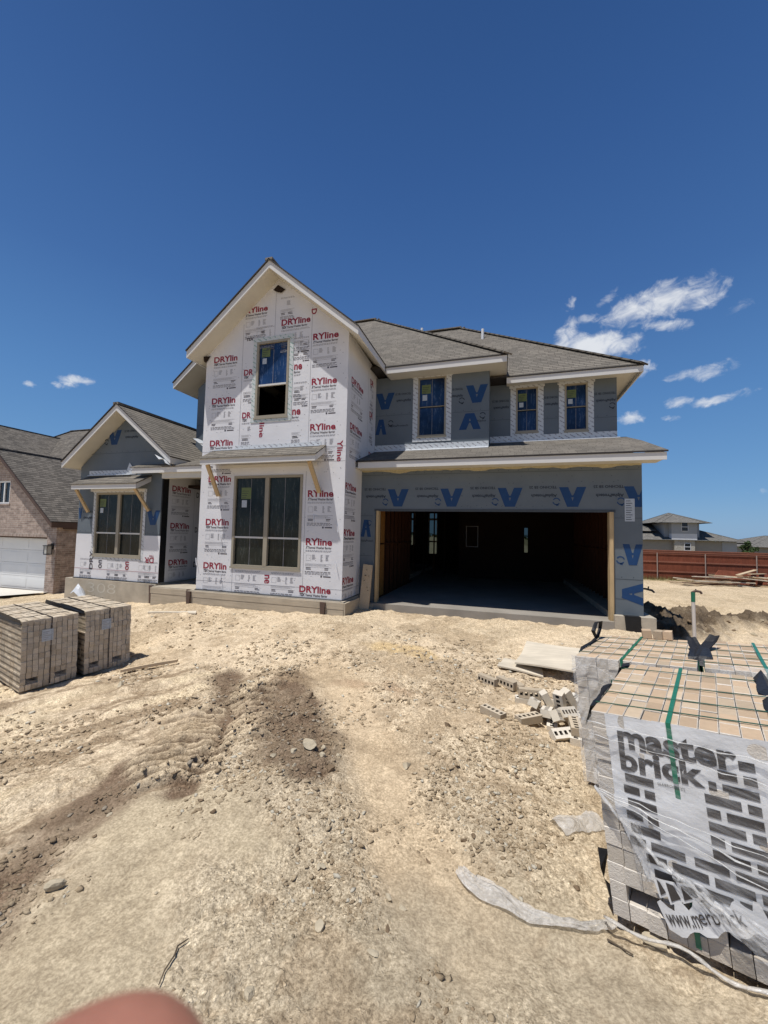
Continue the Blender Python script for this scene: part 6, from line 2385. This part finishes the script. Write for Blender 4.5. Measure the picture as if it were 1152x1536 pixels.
for i, (x, y) in enumerate(MANY):
    rock(x, y, rnd.uniform(.012, .026) * (1.3 if y > -5.5 else 1) * (1.7 if -1.7 < x < -1.1 and -6.05 < y < -5.6 else 1), 400 + i, 'fist-sized or smaller pale stone lying loose on the dirt', 'rock' if rnd.random() < .75 else 'rock_dark', 'small loose stones on the dirt')
for i in range(40):                                  # clods on the trench spoil
    t = rnd.random()
    x, y = 3.4 + 4.2 * t + rnd.gauss(0, .35), 1.4 + 3.0 * t + rnd.gauss(0, .8)
    rock(x, y, rnd.uniform(.03, .08), 500 + i, 'clod or stone in the heap of dark spoil right of the garage', 'rock_dark' if rnd.random() < .7 else 'rock', 'clods in the heap of dark spoil', .7)

# ------------------------------------------------------------------ the photographer's hand, one fingertip before the lens


def build_hand():
    mt, t, b, o = new_mat('skin')
    tc = t.nodes.new('ShaderNodeTexCoord')
    n = noise(t, tc.outputs['Object'], 160.0, 5.0)
    t.links.new(ramp(t, n.outputs['Fac'], [(.3, (.27, .112, .074)), (.7, (.36, .155, .105))]), b.inputs['Base Color'])
    b.inputs['Roughness'].default_value = .5
    b.inputs['Subsurface Weight'].default_value = .15
    b.inputs['Subsurface Radius'].default_value = (.006, .002, .001)
    n2 = noise(t, tc.outputs['Object'], 900.0, 3.0)
    bump(t, b, n2.outputs['Fac'], .2, .0006)
    D_ = .030
    pix = (72.0, 1764.0)
    tip = CAM + (fwd + right * ((pix[0] - 576) / FPX) - up * ((pix[1] - 768) / FPX)) * D_
    B = Matrix((right, up, fwd)).transposed()
    bm_v, bm_e, rad = [], [], []

    def add(p, r, par=None):
        bm_v.append(p)
        rad.append(r)
        if par is not None:
            bm_e.append((par, len(bm_v) - 1))
        return len(bm_v) - 1
    # x right, y up, z forward, metres, the tip of the index finger at the origin
    wrist = add((-.040, -.195, -.050), .026)
    arm = add((-.052, -.29, -.085), .031, wrist)
    palm = add((-.034, -.140, -.040), .024, wrist)
    k_in = add((-.008, -.098, -.026), .0125, palm)
    a = add((-.003, -.052, -.006), .0098, k_in)
    a = add((-.001, -.024, .001), .0155, a)
    a = add((.0, -.004, .0), .0155, a)
    a = add((.0, .004, .0), .011, a)
    for kx, ky, l1, l2, l3, r_ in ((-.028, -.094, .030, .024, .016, .0095), (-.047, -.100, .028, .022, .015, .009), (-.064, -.110, .022, .017, .013, .0078)):
        k = add((kx, ky, -.034), r_ + .002, palm)
        q = add((kx - .002, ky + l1 * .35, -.034 + l1 * .9), r_, k)
        q = add((kx - .001, ky + l1 * .35 - l2 * .75, -.034 + l1 * .9 + l2 * .4), r_ * .92, q)
        q = add((kx + .002, ky + l1 * .35 - l2 * .75 - l3 * .9, -.034 + l1 * .9 + l2 * .4 - l3 * .3), r_ * .82, q)
    th = add((-.010, -.150, -.022), .015, palm)
    th = add((.014, -.128, -.006), .0115, th)
    th = add((.026, -.102, .004), .0098, th)
    th = add((.029, -.082, .008), .0080, th)
    me = bpy.data.meshes.new('hand')
    me.from_pydata(bm_v, bm_e, [])
    me.materials.append(mt)
    ob = bpy.data.objects.new('hand', me)
    COL.objects.link(ob)
    me.transform(B.to_4x4())
    ob.location = tip
    sk = ob.modifiers.new('skin', 'SKIN')
    sk.use_smooth_shade = True
    for i, r_ in enumerate(rad):
        me.skin_vertices[0].data[i].radius = (r_, r_)
    me.skin_vertices[0].data[0].use_root = True
    ss = ob.modifiers.new('subdivision', 'SUBSURF')
    ss.levels = ss.render_levels = 3
    tag(ob, 'hand of the photographer, one blurred pinkish fingertip showing at the bottom edge', 'hand')


build_hand()
